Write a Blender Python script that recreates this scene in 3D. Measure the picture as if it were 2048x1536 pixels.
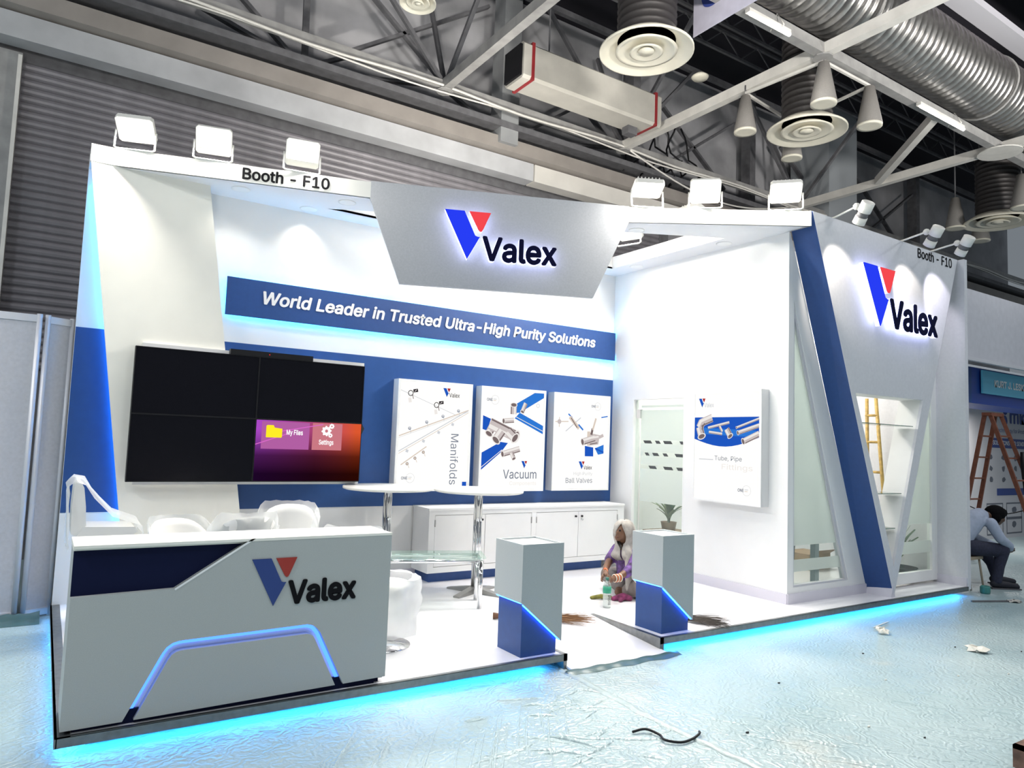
import bpy, bmesh, math, random
from mathutils import Vector, Matrix
from mathutils.geometry import tessellate_polygon
R = math.radians
sc = bpy.context.scene
for o in list(bpy.data.objects):
    bpy.data.objects.remove(o)
col = sc.collection

# ------------------------------------------------------------------ camera
def basis(yaw, pitch, roll):
    y, p, r = R(yaw), R(pitch), R(roll)
    f = Vector((math.sin(y)*math.cos(p), math.cos(y)*math.cos(p), math.sin(p)))
    rt = Vector((math.cos(y), -math.sin(y), 0)); up = rt.cross(f)
    return rt*math.cos(r)+up*math.sin(r), up*math.cos(r)-rt*math.sin(r), f
cam_d = bpy.data.cameras.new('camera'); cam = bpy.data.objects.new('camera', cam_d); col.objects.link(cam)
cr, cu, cf = basis(33.071, 4.482, 2.11)
M = Matrix((cr, cu, -cf)).transposed().to_4x4(); M.translation = Vector((-0.162, -4.158, 1.618))
cam.matrix_world = M
cam_d.sensor_width = 36; cam_d.lens = 1426.0/2048*36; cam_d.clip_start = 0.05
sc.camera = cam

# ------------------------------------------------------------------ world, exposure
w = bpy.data.worlds.new('hall_air'); sc.world = w; w.use_nodes = True
w.node_tree.nodes['Background'].inputs[0].default_value = (0.80, 0.90, 1.0, 1)
w.node_tree.nodes['Background'].inputs[1].default_value = 0.20
sc.view_settings.view_transform = 'Standard'; sc.view_settings.look = 'None'
sc.view_settings.gamma = 1; sc.view_settings.use_curve_mapping = False
sc.view_settings.exposure = 0.10

sc.cycles.max_bounces = 6; sc.cycles.diffuse_bounces = 3; sc.cycles.transparent_max_bounces = 6; sc.cycles.glossy_bounces = 3; sc.cycles.transmission_bounces = 3; sc.cycles.adaptive_threshold = .03

def area(name, loc, aim, size, power, color=(1, 1, 1), size_y=None, spread=None):
    d = bpy.data.lights.new(name, 'AREA'); d.energy = power; d.color = color; d.size = size
    if size_y: d.shape = 'RECTANGLE'; d.size_y = size_y
    if spread: d.spread = spread
    o = bpy.data.objects.new(name, d); col.objects.link(o); o.location = loc
    o.rotation_euler = (Vector(aim)-Vector(loc)).to_track_quat('-Z', 'Y').to_euler()
    return o
def spot(name, loc, aim, power, angle=80, blend=.6, color=(1, 1, 1), r=.05):
    d = bpy.data.lights.new(name, 'SPOT'); d.energy = power; d.color = color
    d.spot_size = R(angle); d.spot_blend = blend; d.shadow_soft_size = r
    o = bpy.data.objects.new(name, d); col.objects.link(o); o.location = loc
    o.rotation_euler = (Vector(aim)-Vector(loc)).to_track_quat('-Z', 'Y').to_euler()
    return o
# hall high-bay lamps over the aisles (round discharge lamps of the hall roof)
for x, y, pw in [(-5.5, -2.2, 330), (-6.5, 1.6, 300), (-1.5, -5.5, 170), (3.5, -4.5, 80), (8.5, -4.0, 80), (13.0, -3.0, 150), (5, -9, 90), (11, -9, 90)]:
    area('hall_lamp', (x, y, 7.6), (x, y, 0), 1.0, pw, (.92, .97, 1.0))

# added unseen fill lights, aimed up to brighten the roof steel from below
for x, y, z, aim, pw in [(-3, -6.5, 3.6, (1, -.8, 9.2), 250), (4, -6.5, 3.6, (6, -.8, 9.2), 270), (11, -6.5, 3.6, (12, -.8, 9.2), 230)]:
    area('added_roof_uplight', (x, y, z), aim, 1.0, pw, (1.0, .96, .90), spread=R(84))

# ------------------------------------------------------------------ materials
def new_mat(name):
    m = bpy.data.materials.new(name); m.use_nodes = True
    return m, m.node_tree.nodes, m.node_tree.links
MC = {}
def mat(name, c, rough=.5, metal=0., noise=0., nscale=40., bump=0., bscale=80., spec=.5, coat=0.):
    if name in MC: return MC[name]
    m, n, l = new_mat(name); b = n['Principled BSDF']
    b.inputs['Base Color'].default_value = (*c, 1); b.inputs['Roughness'].default_value = rough
    b.inputs['Metallic'].default_value = metal; b.inputs['Specular IOR Level'].default_value = spec
    if coat: b.inputs['Coat Weight'].default_value = coat
    if noise or bump:
        tc = n.new('ShaderNodeTexCoord')
    if noise:
        t = n.new('ShaderNodeTexNoise'); t.inputs['Scale'].default_value = nscale; t.inputs['Detail'].default_value = 4
        l.new(tc.outputs['Object'], t.inputs['Vector'])
        r = n.new('ShaderNodeValToRGB')
        r.color_ramp.elements[0].position = .3; r.color_ramp.elements[1].position = .7
        r.color_ramp.elements[0].color = (*[max(0, v*(1-noise)) for v in c], 1)
        r.color_ramp.elements[1].color = (*[min(1, v*(1+noise)) for v in c], 1)
        l.new(t.outputs['Fac'], r.inputs['Fac']); l.new(r.outputs['Color'], b.inputs['Base Color'])
    if bump:
        t2 = n.new('ShaderNodeTexNoise'); t2.inputs['Scale'].default_value = bscale
        l.new(tc.outputs['Object'], t2.inputs['Vector'])
        bp = n.new('ShaderNodeBump'); bp.inputs['Strength'].default_value = bump; bp.inputs['Distance'].default_value = .01
        l.new(t2.outputs['Fac'], bp.inputs['Height']); l.new(bp.outputs['Normal'], b.inputs['Normal'])
    MC[name] = m
    return m
def emit(name, c, s):
    if name in MC: return MC[name]
    m, n, l = new_mat(name); n.remove(n['Principled BSDF'])
    e = n.new('ShaderNodeEmission'); e.inputs[0].default_value = (*c, 1); e.inputs[1].default_value = s
    l.new(e.outputs[0], n['Material Output'].inputs[0]); MC[name] = m
    return m
def glassy(name, tint, opacity, rough=.02, gloss=.08):
    """thin sheet: partly see-through, partly a pale surface, with a little reflection"""
    if name in MC: return MC[name]
    m, n, l = new_mat(name); n.remove(n['Principled BSDF'])
    tr = n.new('ShaderNodeBsdfTransparent'); tr.inputs[0].default_value = (.93, .97, .95, 1)
    df = n.new('ShaderNodeBsdfDiffuse'); df.inputs[0].default_value = (*tint, 1)
    tl = n.new('ShaderNodeBsdfTranslucent'); tl.inputs[0].default_value = (*tint, 1)
    gl = n.new('ShaderNodeBsdfGlossy'); gl.inputs['Roughness'].default_value = rough
    m0 = n.new('ShaderNodeMixShader'); m0.inputs[0].default_value = .5
    m1 = n.new('ShaderNodeMixShader'); m1.inputs[0].default_value = opacity
    m2 = n.new('ShaderNodeMixShader'); m2.inputs[0].default_value = gloss
    l.new(df.outputs[0], m0.inputs[1]); l.new(tl.outputs[0], m0.inputs[2])
    l.new(tr.outputs[0], m1.inputs[1]); l.new(m0.outputs[0], m1.inputs[2])
    l.new(m1.outputs[0], m2.inputs[1]); l.new(gl.outputs[0], m2.inputs[2])
    l.new(m2.outputs[0], n['Material Output'].inputs[0]); MC[name] = m
    return m
WHITE = mat('white_laminate', (.86, .86, .86), .45, noise=.02, nscale=3)
CREAM = mat('cream_board', (.88, .86, .79), .5, noise=.02, nscale=4)
GREYP = mat('grey_fascia_board', (.42, .43, .46), .5, noise=.05, nscale=60)
VGREY = mat('pale_grey_board', (.70, .70, .74), .5, noise=.03, nscale=30)
CGREY = mat('counter_grey_laminate', (.44, .46, .455), .5, noise=.05, nscale=250)
PGREY = mat('pedestal_grey_laminate', (.40, .44, .455), .5, noise=.05, nscale=200)
BLUE = mat('booth_blue', (.016, .065, .235), .45, noise=.06, nscale=20)
BLUE2 = mat('band_blue', (.022, .082, .27), .4, noise=.05, nscale=12)
NAVY = mat('navy_panel', (.003, .006, .035), .6, spec=.15)
BLACK = mat('black_plastic', (.006, .006, .008), .45, spec=.3)
SCREEN = mat('screen_glass', (.004, .004, .007), .25, spec=.2)
ALU = mat('brushed_aluminium', (.27, .28, .28), .4, 1, noise=.12, nscale=25)
CHROME = mat('chrome', (.75, .75, .76), .12, 1)
STEELP = mat('steel_plate', (.35, .35, .34), .4, .9)
VINYL = mat('white_vinyl_floor', (.84, .83, .86), .18, noise=.02, nscale=2)
SKIRT = mat('lilac_skirting', (.68, .66, .74), .5)
GLASS = glassy('clear_glass', (.75, .88, .82), .04, .01, .06)
FROST = glassy('frosted_film', (.86, .89, .86), .74, .35, .06)
PLAST = glassy('thin_plastic_cover', (.88, .88, .9), .55, .25, .10)
BLED = emit('blue_led', (.02, .36, 1.0), 22.0)
CLED = emit('cyan_blue_led', (.04, .40, 1.0), 32.0)
HALO = emit('white_halo_acrylic', (.58, .62, 1.0), 4.2)
LOGOB = emit('lit_blue_face', (.022, .05, .95), .9)
LOGOR = emit('lit_red_face', (.95, .07, .085), .9)
LOGON = mat('navy_letter', (.004, .005, .032), .8, spec=.08)
PRINTB = mat('print_blue', (.02, .05, .22), .5); PRINTR = mat('print_red', (.36, .03, .02), .5)
INK = mat('black_ink', (.008, .008, .010), .8, spec=.1)
WINK = mat('white_ink', (.82, .82, .84), .5)
LAMPW = emit('lamp_white', (1, .97, .90), 12.0)
DOWNL = emit('downlight_disc', (1, .98, .94), 6.0)
TUBE = emit('fluorescent_tube', (1, .98, .92), 8.0)
STEEL = mat('painted_grey_steel', (.33, .325, .32), .5, noise=.15, nscale=6)
STEEL2 = mat('dark_grey_steel', (.13, .13, .14), .55, noise=.2, nscale=8)
PALEST = mat('pale_painted_steel', (.72, .70, .66), .5, noise=.08, nscale=5)
LED_W = mat('lamp_housing_white', (.75, .74, .70), .4)

# ------------------------------------------------------------------ mesh helpers
class MB:
    def __init__(s): s.v = []; s.f = []; s.sm = []
    def add(s, vs, fs, smooth=False):
        b = len(s.v); s.v += [tuple(v) for v in vs]
        for f in fs: s.f.append([i+b for i in f]); s.sm.append(smooth)
        return s
    def box(s, a, b):
        (x0, y0, z0), (x1, y1, z1) = a, b
        vs = [(x0,y0,z0),(x1,y0,z0),(x1,y1,z0),(x0,y1,z0),(x0,y0,z1),(x1,y0,z1),(x1,y1,z1),(x0,y1,z1)]
        return s.add(vs, [(0,3,2,1),(4,5,6,7),(0,1,5,4),(1,2,6,5),(2,3,7,6),(3,0,4,7)])
    def bar(s, p, q, wd, ht=None, up=(0, 0, 1)):
        p, q = Vector(p), Vector(q); ht = ht or wd
        d = (q-p).normalized(); u = Vector(up)
        if abs(d.dot(u)) > .98: u = Vector((0, 1, 0))
        a = d.cross(u).normalized()*wd/2; c = a.cross(d).normalized()*ht/2
        vs = [p-a-c, p+a-c, p+a+c, p-a+c, q-a-c, q+a-c, q+a+c, q-a+c]
        return s.add(vs, [(0,3,2,1),(4,5,6,7),(0,1,5,4),(1,2,6,5),(2,3,7,6),(3,0,4,7)])
    def prism(s, outer, d0, d1, f, holes=()):
        loops = [list(outer)]+[list(h) for h in holes]
        flat = [p for L in loops for p in L]
        tris = tessellate_polygon([[Vector((p[0], p[1], 0)) for p in L] for L in loops])
        n = len(flat)
        vs = [f(p[0], p[1], d0) for p in flat]+[f(p[0], p[1], d1) for p in flat]
        fs = [tuple(t) for t in tris]+[tuple(i+n for i in reversed(t)) for t in tris]
        b = 0
        for L in loops:
            k = len(L)
            for i in range(k):
                j = (i+1) % k; fs.append((b+i, b+j, b+j+n, b+i+n))
            b += k
        return s.add(vs, fs)
    def tube(s, pts, r, n=8, closed=False, cap=True):
        pts = [Vector(p) for p in pts]; rs = r if isinstance(r, (list, tuple)) else [r]*len(pts)
        m = len(pts); vs = []; prev = None
        for i, p in enumerate(pts):
            if closed: t = pts[(i+1) % m]-pts[i-1]
            else: t = pts[min(i+1, m-1)]-pts[max(i-1, 0)]
            t.normalize()
            if prev is None:
                u = Vector((0, 0, 1)) if abs(t.z) < .9 else Vector((1, 0, 0))
                a = t.cross(u).normalized()
            else:
                a = (prev-t*prev.dot(t)).normalized()
            prev = a; b = t.cross(a)
            for k in range(n):
                an = 2*math.pi*k/n; vs.append(p+(a*math.cos(an)+b*math.sin(an))*rs[i])
        fs = []
        for i in range(m if closed else m-1):
            for k in range(n):
                j = (i+1) % m; k2 = (k+1) % n
                fs.append((i*n+k, i*n+k2, j*n+k2, j*n+k))
        if cap and not closed:
            fs.append(tuple(range(n-1, -1, -1))); fs.append(tuple((m-1)*n+k for k in range(n)))
        return s.add(vs, fs, True)
    def lathe(s, prof, c=(0, 0, 0), n=24, smooth=True):
        vs = []; fs = []; m = len(prof)
        for r, z in prof:
            for k in range(n):
                an = 2*math.pi*k/n; vs.append((c[0]+r*math.cos(an), c[1]+r*math.sin(an), c[2]+z))
        for i in range(m-1):
            for k in range(n):
                k2 = (k+1) % n; fs.append((i*n+k, i*n+k2, (i+1)*n+k2, (i+1)*n+k))
        if prof[0][0] > 1e-4: fs.append(tuple(range(n-1, -1, -1)))
        if prof[-1][0] > 1e-4: fs.append(tuple((m-1)*n+k for k in range(n)))
        return s.add(vs, fs, smooth)
    def ball(s, c, r, n=10, sx=1, sy=1, sz=1):
        vs = []; fs = []; m = n//2+1
        for i in range(m):
            th = math.pi*i/(m-1)
            for k in range(n):
                an = 2*math.pi*k/n
                vs.append((c[0]+r*sx*math.sin(th)*math.cos(an), c[1]+r*sy*math.sin(th)*math.sin(an), c[2]+r*sz*math.cos(th)))
        for i in range(m-1):
            for k in range(n):
                k2 = (k+1) % n; fs.append((i*n+k, (i+1)*n+k, (i+1)*n+k2, i*n+k2))
        return s.add(vs, fs, True)
    def mesh(s, name, m=None, auto=True):
        me = bpy.data.meshes.new(name); me.from_pydata(s.v, [], s.f)
        for p, sm in zip(me.polygons, s.sm): p.use_smooth = sm
        bm = bmesh.new(); bm.from_mesh(me)
        if auto: bmesh.ops.remove_doubles(bm, verts=bm.verts, dist=1e-5)
        bmesh.ops.recalc_face_normals(bm, faces=bm.faces); bm.to_mesh(me); bm.free()
        if m: me.materials.append(m)
        return me
WL = {}
def link(o, parent=None, world=True):
    col.objects.link(o)
    pl = WL.get(parent.name, Vector()) if parent else Vector()
    if parent:
        o.parent = parent
        o.location = -pl if world else (0, 0, 0)
    WL[o.name] = Vector() if world else pl
    return o
def obj(name, mb, m, parent=None, label=None, kind=None, world=True):
    me = mb.mesh(name, m) if isinstance(mb, MB) else mb
    if not isinstance(mb, MB) and m and not me.materials: me.materials.append(m)
    o = bpy.data.objects.new(name, me); link(o, parent, world)
    if label: o['label'] = label
    if kind: o['kind'] = kind
    return o
def tag(o, label, cat, group=None):
    o['label'] = label; o['category'] = cat
    if group: o['group'] = group
    return o
def thing(name, label, cat, loc=(0, 0, 0), group=None, rotz=0):
    o = bpy.data.objects.new(name, None); col.objects.link(o); o.location = loc; o.rotation_euler.z = rotz
    o.empty_display_size = .1; WL[o.name] = Vector(loc)
    return tag(o, label, cat, group)
def struct(name, mb, m, label, cat='structure', parent=None):
    o = obj(name, mb, m, parent)
    if parent is None: o['kind'] = 'structure'; o['label'] = label; o['category'] = cat
    return o
def copy_tree(root, loc, rotz, label, parent=None):
    r = root.copy(); col.objects.link(r); r.location = loc; r.rotation_euler.z = rotz; r['label'] = label
    for c in root.children:
        d = c.copy(); col.objects.link(d); d.parent = r
        for g in c.children:
            e = g.copy(); col.objects.link(e); e.parent = d
    return r
XZ = lambda y: (lambda u, v, d: (u, y+d, v))      # drawing plane facing the aisle
YZ = lambda x: (lambda u, v, d: (x+d, u, v))      # drawing plane of the room's side wall
XY = lambda z: (lambda u, v, d: (u, v, z+d))
def rect(x0, y0, x1, y1): return [(x0, y0), (x1, y0), (x1, y1), (x0, y1)]
def circ(x, y, r, n=20, a0=0): return [(x+r*math.cos(2*math.pi*k/n+a0), y+r*math.sin(2*math.pi*k/n+a0)) for k in range(n)]
def line2(p, q, wd):
    a = Vector((q[0]-p[0], q[1]-p[1])); a.normalize(); n = Vector((-a.y, a.x))*wd/2
    return [(p[0]+n.x, p[1]+n.y), (p[0]-n.x, p[1]-n.y), (q[0]-n.x, q[1]-n.y), (q[0]+n.x, q[1]+n.y)]
import os
try:
    FONT = bpy.data.fonts.load(os.path.join(bpy.utils.resource_path('LOCAL'), 'datafiles', 'fonts', 'Inter.woff2'))
except Exception:
    FONT = None
def text_mb(s, x, y, width, height, f, d0=0., d1=.002, bold=.0, shear=0., vert=False):
    """flat lettering: bounding box width x height, lower corner at (x, y) of drawing plane f; bold thickens the strokes"""
    cu = bpy.data.curves.new('lettering', 'FONT'); cu.body = s; cu.size = 1; cu.shear = shear
    cu.resolution_u = 3
    if FONT: cu.font = FONT
    cu.fill_mode = 'FRONT'
    o = bpy.data.objects.new('lettering', cu); col.objects.link(o)
    dg = bpy.context.evaluated_depsgraph_get(); dg.update()
    me = bpy.data.meshes.new_from_object(o.evaluated_get(dg))
    bpy.data.objects.remove(o); bpy.data.curves.remove(cu)
    co = [(v.co.x, v.co.y) for v in me.vertices]
    x0, x1 = min(c[0] for c in co)-bold, max(c[0] for c in co)+bold
    y0, y1 = min(c[1] for c in co)-bold, max(c[1] for c in co)+bold
    sx = width/(x1-x0); sy = height/(y1-y0)
    base = [tuple(p.vertices) for p in me.polygons]; bpy.data.meshes.remove(me)
    cnt = {}
    for p in base:
        for i in range(len(p)):
            e = (p[i], p[(i+1) % len(p)]); cnt.setdefault((min(e), max(e)), []).append(e)
    rim = [e[0] for e in cnt.values() if len(e) == 1]
    shifts = [(0, 0)]+([(bold*math.cos(a), bold*math.sin(a)) for a in [math.pi*k/4 for k in range(8)]] if bold else [])
    mb = MB(); n = len(co); sg = 1 if d1 > d0 else -1
    for q, (hx, hy) in enumerate(shifts):
        def pl(c, d):
            a, b = (c[0]+hx-x0)*sx, (c[1]+hy-y0)*sy
            if vert: a, b = b, width-a
            return f(x+a, y+b, d)
        vs = [pl(c, d1+sg*.0002*q) for c in co]; fs = list(base)
        if abs(d1-d0) > .003:
            vs += [pl(c, d0) for c in co]; fs += [(b, a, a+n, b+n) for a, b in rim]
        mb.add(vs, fs)
    return mb
def letters(name, s, x, y, wd, ht, f, m, parent, split=False, **k):
    mb = text_mb(s, x, y, wd, ht, f, **k)
    if split:            # every letter a part of its own
        par = list(range(len(mb.v)))
        def find(i):
            while par[i] != i: par[i] = par[par[i]]; i = par[i]
            return i
        for fc in mb.f:
            for i in fc[1:]: par[find(i)] = find(fc[0])
        nv = len(mb.v); per = len(mb.v)//(9 if k.get('bold') else 1)
        for i in range(nv): par[find(i)] = find(i % per)      # the thickening layers belong to the same letter
        grp = {}
        for fc in mb.f: grp.setdefault(find(fc[0]), []).append(fc)
        for fcs in grp.values():
            idx = sorted({i for fc in fcs for i in fc}); mp = {q: n_ for n_, q in enumerate(idx)}
            me = bpy.data.meshes.new('letter'); me.from_pydata([mb.v[q] for q in idx], [], [[mp[i] for i in fc] for fc in fcs]); me.materials.append(m)
            obj('letter', me, None, parent)
        return
    me = bpy.data.meshes.new(name); me.from_pydata(mb.v, [], mb.f); me.materials.append(m)
    return obj(name, me, None, parent)
def V_BLUE(x, y, h):   # slanted stroke of the emblem, top corner at (x, y), height h
    return [(x+a*h, y+b*h) for a, b in [(0, 0), (.40, 0), (.615, -.45), (.64, -.5), (.69, -.52), (.74, -.52), (.49, -1)]]
def V_RED(x, y, h):
    return [(x+a*h, y+b*h) for a, b in [(.50, 0), (.95, 0), (.80, -.36), (.775, -.405), (.735, -.41), (.70, -.375)]]
# ================================================================== the hall shell
def floor_mat():
    m, n, l = new_mat('plastic_sheeted_floor'); b = n['Principled BSDF']
    tc = n.new('ShaderNodeTexCoord'); mp = n.new('ShaderNodeMapping'); l.new(tc.outputs['Object'], mp.inputs['Vector'])
    n1 = n.new('ShaderNodeTexNoise'); n1.inputs['Scale'].default_value = .9; n1.inputs['Detail'].default_value = 6
    l.new(mp.outputs[0], n1.inputs['Vector'])
    r1 = n.new('ShaderNodeValToRGB'); e = r1.color_ramp.elements
    e[0].position = .3; e[0].color = (.28, .39, .42, 1); e[1].position = .62; e[1].color = (.40, .50, .52, 1)
    e2 = e.new(.8); e2.color = (.48, .56, .56, 1)
    l.new(n1.outputs['Fac'], r1.inputs['Fac'])
    # dusty tan stains
    n3 = n.new('ShaderNodeTexNoise'); n3.inputs['Scale'].default_value = .55; n3.inputs['Detail'].default_value = 8; n3.inputs['Roughness'].default_value = .7
    mp3 = n.new('ShaderNodeMapping'); mp3.inputs['Location'].default_value = (3.1, 7.7, 0); l.new(tc.outputs['Object'], mp3.inputs['Vector']); l.new(mp3.outputs[0], n3.inputs['Vector'])
    r3 = n.new('ShaderNodeValToRGB'); r3.color_ramp.elements[0].position = .58; r3.color_ramp.elements[1].position = .75
    l.new(n3.outputs['Fac'], r3.inputs['Fac'])
    mx = n.new('ShaderNodeMixRGB'); mx.inputs[2].default_value = (.58, .54, .47, 1)
    mm = n.new('ShaderNodeMath'); mm.operation = 'MULTIPLY'; mm.inputs[1].default_value = .7
    l.new(r3.outputs['Color'], mm.inputs[0]); l.new(mm.outputs[0], mx.inputs[0]); l.new(r1.outputs['Color'], mx.inputs[1])
    l.new(mx.outputs[0], b.inputs['Base Color'])
    b.inputs['Roughness'].default_value = .30
    # film wrinkles
    wv = n.new('ShaderNodeTexWave'); wv.inputs['Scale'].default_value = 5.5; wv.inputs['Distortion'].default_value = 22; wv.inputs['Detail'].default_value = 4; wv.inputs['Detail Scale'].default_value = 1.2
    mp2 = n.new('ShaderNodeMapping'); mp2.inputs['Rotation'].default_value = (0, 0, .9); l.new(tc.outputs['Object'], mp2.inputs['Vector']); l.new(mp2.outputs[0], wv.inputs['Vector'])
    n2 = n.new('ShaderNodeTexNoise'); n2.inputs['Scale'].default_value = 7; n2.inputs['Detail'].default_value = 8; n2.inputs['Distortion'].default_value = 2.5
    l.new(mp2.outputs[0], n2.inputs['Vector'])
    n4 = n.new('ShaderNodeTexNoise'); n4.inputs['Scale'].default_value = .5; l.new(tc.outputs['Object'], n4.inputs['Vector'])
    a1 = n.new('ShaderNodeMath'); a1.operation = 'MULTIPLY'; l.new(wv.outputs['Fac'], a1.inputs[0]); l.new(n4.outputs['Fac'], a1.inputs[1])
    a2 = n.new('ShaderNodeMath'); a2.operation = 'ADD'; l.new(a1.outputs[0], a2.inputs[0]); l.new(n2.outputs['Fac'], a2.inputs[1])
    bp = n.new('ShaderNodeBump'); bp.inputs['Strength'].default_value = .35; bp.inputs['Distance'].default_value = .02
    l.new(a2.outputs[0], bp.inputs['Height']); l.new(bp.outputs['Normal'], b.inputs['Normal'])
    return m
fl = MB().box((-14, -14, -.1), (26, 8, 0))
struct('floor', fl, floor_mat(), 'wide hall floor under wrinkled pale blue plastic sheeting', 'floor')

HWALL = mat('hall_wall_grey', (.36, .36, .38), .7, noise=.25, nscale=1.3)
struct('wall_back', MB().box((-14, 6.35, 0), (26, 6.5, 9.6)), HWALL, 'dusty grey hall wall high behind the roof trusses', 'wall')
DECK = mat('dark_roof_deck', (.012, .011, .018), .8)
struct('ceiling', MB().box((-14, -14, 9.6), (26, 6.5, 9.8)), DECK, 'dark unlit roof deck of the exhibition hall', 'ceiling')
# rolling shutter: each slat a piece of its own
SHUT = mat('shutter_slat_paint', (.23, .22, .24), .45, .2, noise=.12, nscale=5)
dr = struct('door_1', MB().box((-.95, 6.12, 0), (10.2, 6.2, 6.2)), STEEL2, 'tall corrugated rolling shutter behind the booth, grey and closed', 'shutter')
sm = MB(); pr = [(0, 0), (-.022, .02), (-.03, .048), (-.022, .076), (0, .096)]
sm.add([(x, y, z) for x in (-.70, 9.9) for y, z in pr], [(i, i+1, i+6, i+5) for i in range(4)])
sme = sm.mesh('slat', SHUT)
for i in range(38):
    o = bpy.data.objects.new('slat', sme); link(o, dr); o.location = Vector((0, 6.10, 2.25+i*.0975))
obj('frame', MB().box((-.95, 5.96, 0), (-.70, 6.12, 6.0)), STEEL, dr)
obj('guide_rail', MB().box((-.74, 5.90, 0), (-.70, 6.0, 5.95)), PALEST, dr)
# beams over the shutter
struct('trim_1', MB().box((-14, 5.72, 6.06), (6.55, 5.98, 6.36)), mat('grey_lintel', (.48, .49, .51), .5, noise=.14, nscale=2), 'pale grey lintel box over the shutter, long section', 'beam')
struct('trim_2', MB().box((6.58, 5.72, 6.06), (26, 5.98, 6.36)), mat('pale_lintel', (.68, .66, .62), .5, noise=.08, nscale=2), 'pale lintel box past the joint, farther section', 'beam')
struct('trim_3', MB().prism([(5.95, 6.36), (5.6, 6.40), (5.6, 6.62), (5.95, 6.72)], -14, 26, lambda u, v, d: (d, u, v)), mat('tan_beam', (.30, .275, .255), .6, noise=.1, nscale=3), 'tan grey flanged beam running above the lintel box', 'beam')
struct('trim_4', MB().box((-14, 5.5, 6.74), (26, 6.3, 6.84)), STEEL2, 'dark flat ledge on top of the tan beam', 'beam')
struct('trim_5', MB().box((5.74, 5.52, 6.5), (6.08, 5.86, 9.6)), mat('column_grey', (.30, .31, .32), .5, noise=.1, nscale=3), 'grey steel stub column standing on the tan beam', 'column')
struct('trim_6', MB().box((14.3, 5.2, 0), (15.4, 6.2, 9.6)), mat('column_bluegrey', (.40, .43, .46), .5), 'broad blue grey hall column far behind the side room', 'column')

# ------------------------------------------------------------------ roof truss members
def member(name, label, parts, m, grp):
    t = thing(name, label, 'roof truss', parts[0][0], grp)
    for p, q, wd, ht in parts: obj('chord' if wd > .07 else 'brace', MB().bar(p, q, wd, ht), m, t)
    return t
ZT = 7.0
member('bottom_chord', 'roof chord carrying taped white conduit, closer to the shutter wall', [((-14, 5.35, ZT), (26, 5.35, ZT), .09, .13)], STEEL, 'roof chords')
o = obj('conduit', MB().tube([(-14+i*.5, 5.27, 6.93+.03*math.sin(i*.9)) for i in range(81)], .022, 6), PALEST); tag(o, 'white conduit strapped under the roof chord by the wall', 'conduit')
o = obj('conduit', MB().tube([(-14+i*.5, 5.30, 6.89+.04*math.sin(i*.63+1)) for i in range(81)], .014, 6), PALEST); tag(o, 'thin sagging white cable below the strapped conduit', 'cable')
o = obj('conduit', MB().tube([(8.3+i*.3, 5.28, 6.94-.45*math.sin(i*.19)) for i in range(17)], .016, 6), PALEST); tag(o, 'white cable sagging in a long curve past the chord joint', 'cable')
member('bottom_chord', 'roof chord with two fluorescent tubes below it', [((3.0, 1.38, ZT), (26, 1.38, ZT), .13, .15)], STEEL, 'roof chords')
for x, lab in ((4.6, 'cross beam meeting the wall chord above the central logo board'), (8.25, 'cross beam passing between the two big ring diffusers'), (13.4, 'cross beam meeting the round hub plate')):
    member('cross_beam', 'pale steel '+lab, [((x, 5.35, ZT), (x, -4, ZT), .13, .15)], PALEST if x > 5 else STEEL, 'roof cross beams')
member('cross_beam', 'short steel brace slanting from tube-lit chord to farther cross beam', [((11.34, 1.45, ZT), (13.3, 3.5, ZT), .12, .14)], PALEST, 'roof cross beams')
# node gusset plates on the chords
for x, y, lab in ((4.6, 5.35, 'gusset plate at wall chord over the logo board'), (8.25, 5.35, 'gusset plate at wall chord under the white box duct'), (8.25, 1.38, 'gusset plate where two pale beams cross'), (13.4, 1.38, 'round white hub plate under the crossing beams')):
    g = MB().lathe([(0, 0), (.13 if x < 13 else .34, 0), (.13 if x < 13 else .34, .02), (0, .02)], (x, y, ZT-.10), 10 if x < 13 else 20, False)
    tag(obj('gusset_plate', g, STEEL if x < 13 else PALEST), lab, 'plate', 'gusset plates')
# upper web: diagonals from the chord nodes to the top chords
for (x, y, lab) in ((4.6, 5.35, 'web braces rising from the wall chord over the logo board'), (8.25, 5.35, 'web braces rising from the wall chord by the box duct'), (13.4, 5.35, 'web braces rising from the far wall chord node'), (8.25, 1.38, 'web braces rising from the tube-lit chord crossing'), (13.4, 1.38, 'web braces rising from the hub plate')):
    t = thing('web_brace', lab, 'roof truss', (x, y, ZT), 'web braces')
    for dx, dy in (((-1.8, .0), (1.8, .0), (0, .8), (0, -2.0)) if y > 5 else ((-1.2, 2.0), (1.2, 2.0))):
        obj('brace', MB().bar((x, y, ZT), (x+dx, y+dy, 9.0), .06), STEEL2 if y > 5 else STEEL, t)
for yy, lab in ((5.35, 'upper roof chord along the shutter wall'), (3.3, 'upper roof chord behind the ring diffusers'), (1.38, 'upper roof chord above the fluorescent tubes')):
    member('top_chord', lab, [((-14, yy, 9.0), (26, yy, 9.0), .08, .1)], STEEL2, 'upper roof chords')
for i, y in enumerate((4.6, 4.0, 2.6, 2.0, .6)):
    nm = ['second', 'third', 'fifth', 'sixth', 'eighth'][i]
    t = thing('purlin', nm+' dark lattice purlin counted from the shutter wall', 'purlin', (4, y, 9.2), 'lattice purlins')
    obj('chord', MB().bar((3, y, 9.45), (26, y, 9.45), .05), STEEL2, t); obj('chord', MB().bar((3, y, 9.05), (26, y, 9.05), .05), STEEL2, t)
    lw = MB()
    for k in range(46):
        x = 3+k*.5; lw.bar((x, y, 9.05 if k % 2 else 9.45), (x+.5, y, 9.45 if k % 2 else 9.05), .02)
    obj('lattice', lw, STEEL2, t, kind='stuff')
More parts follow.
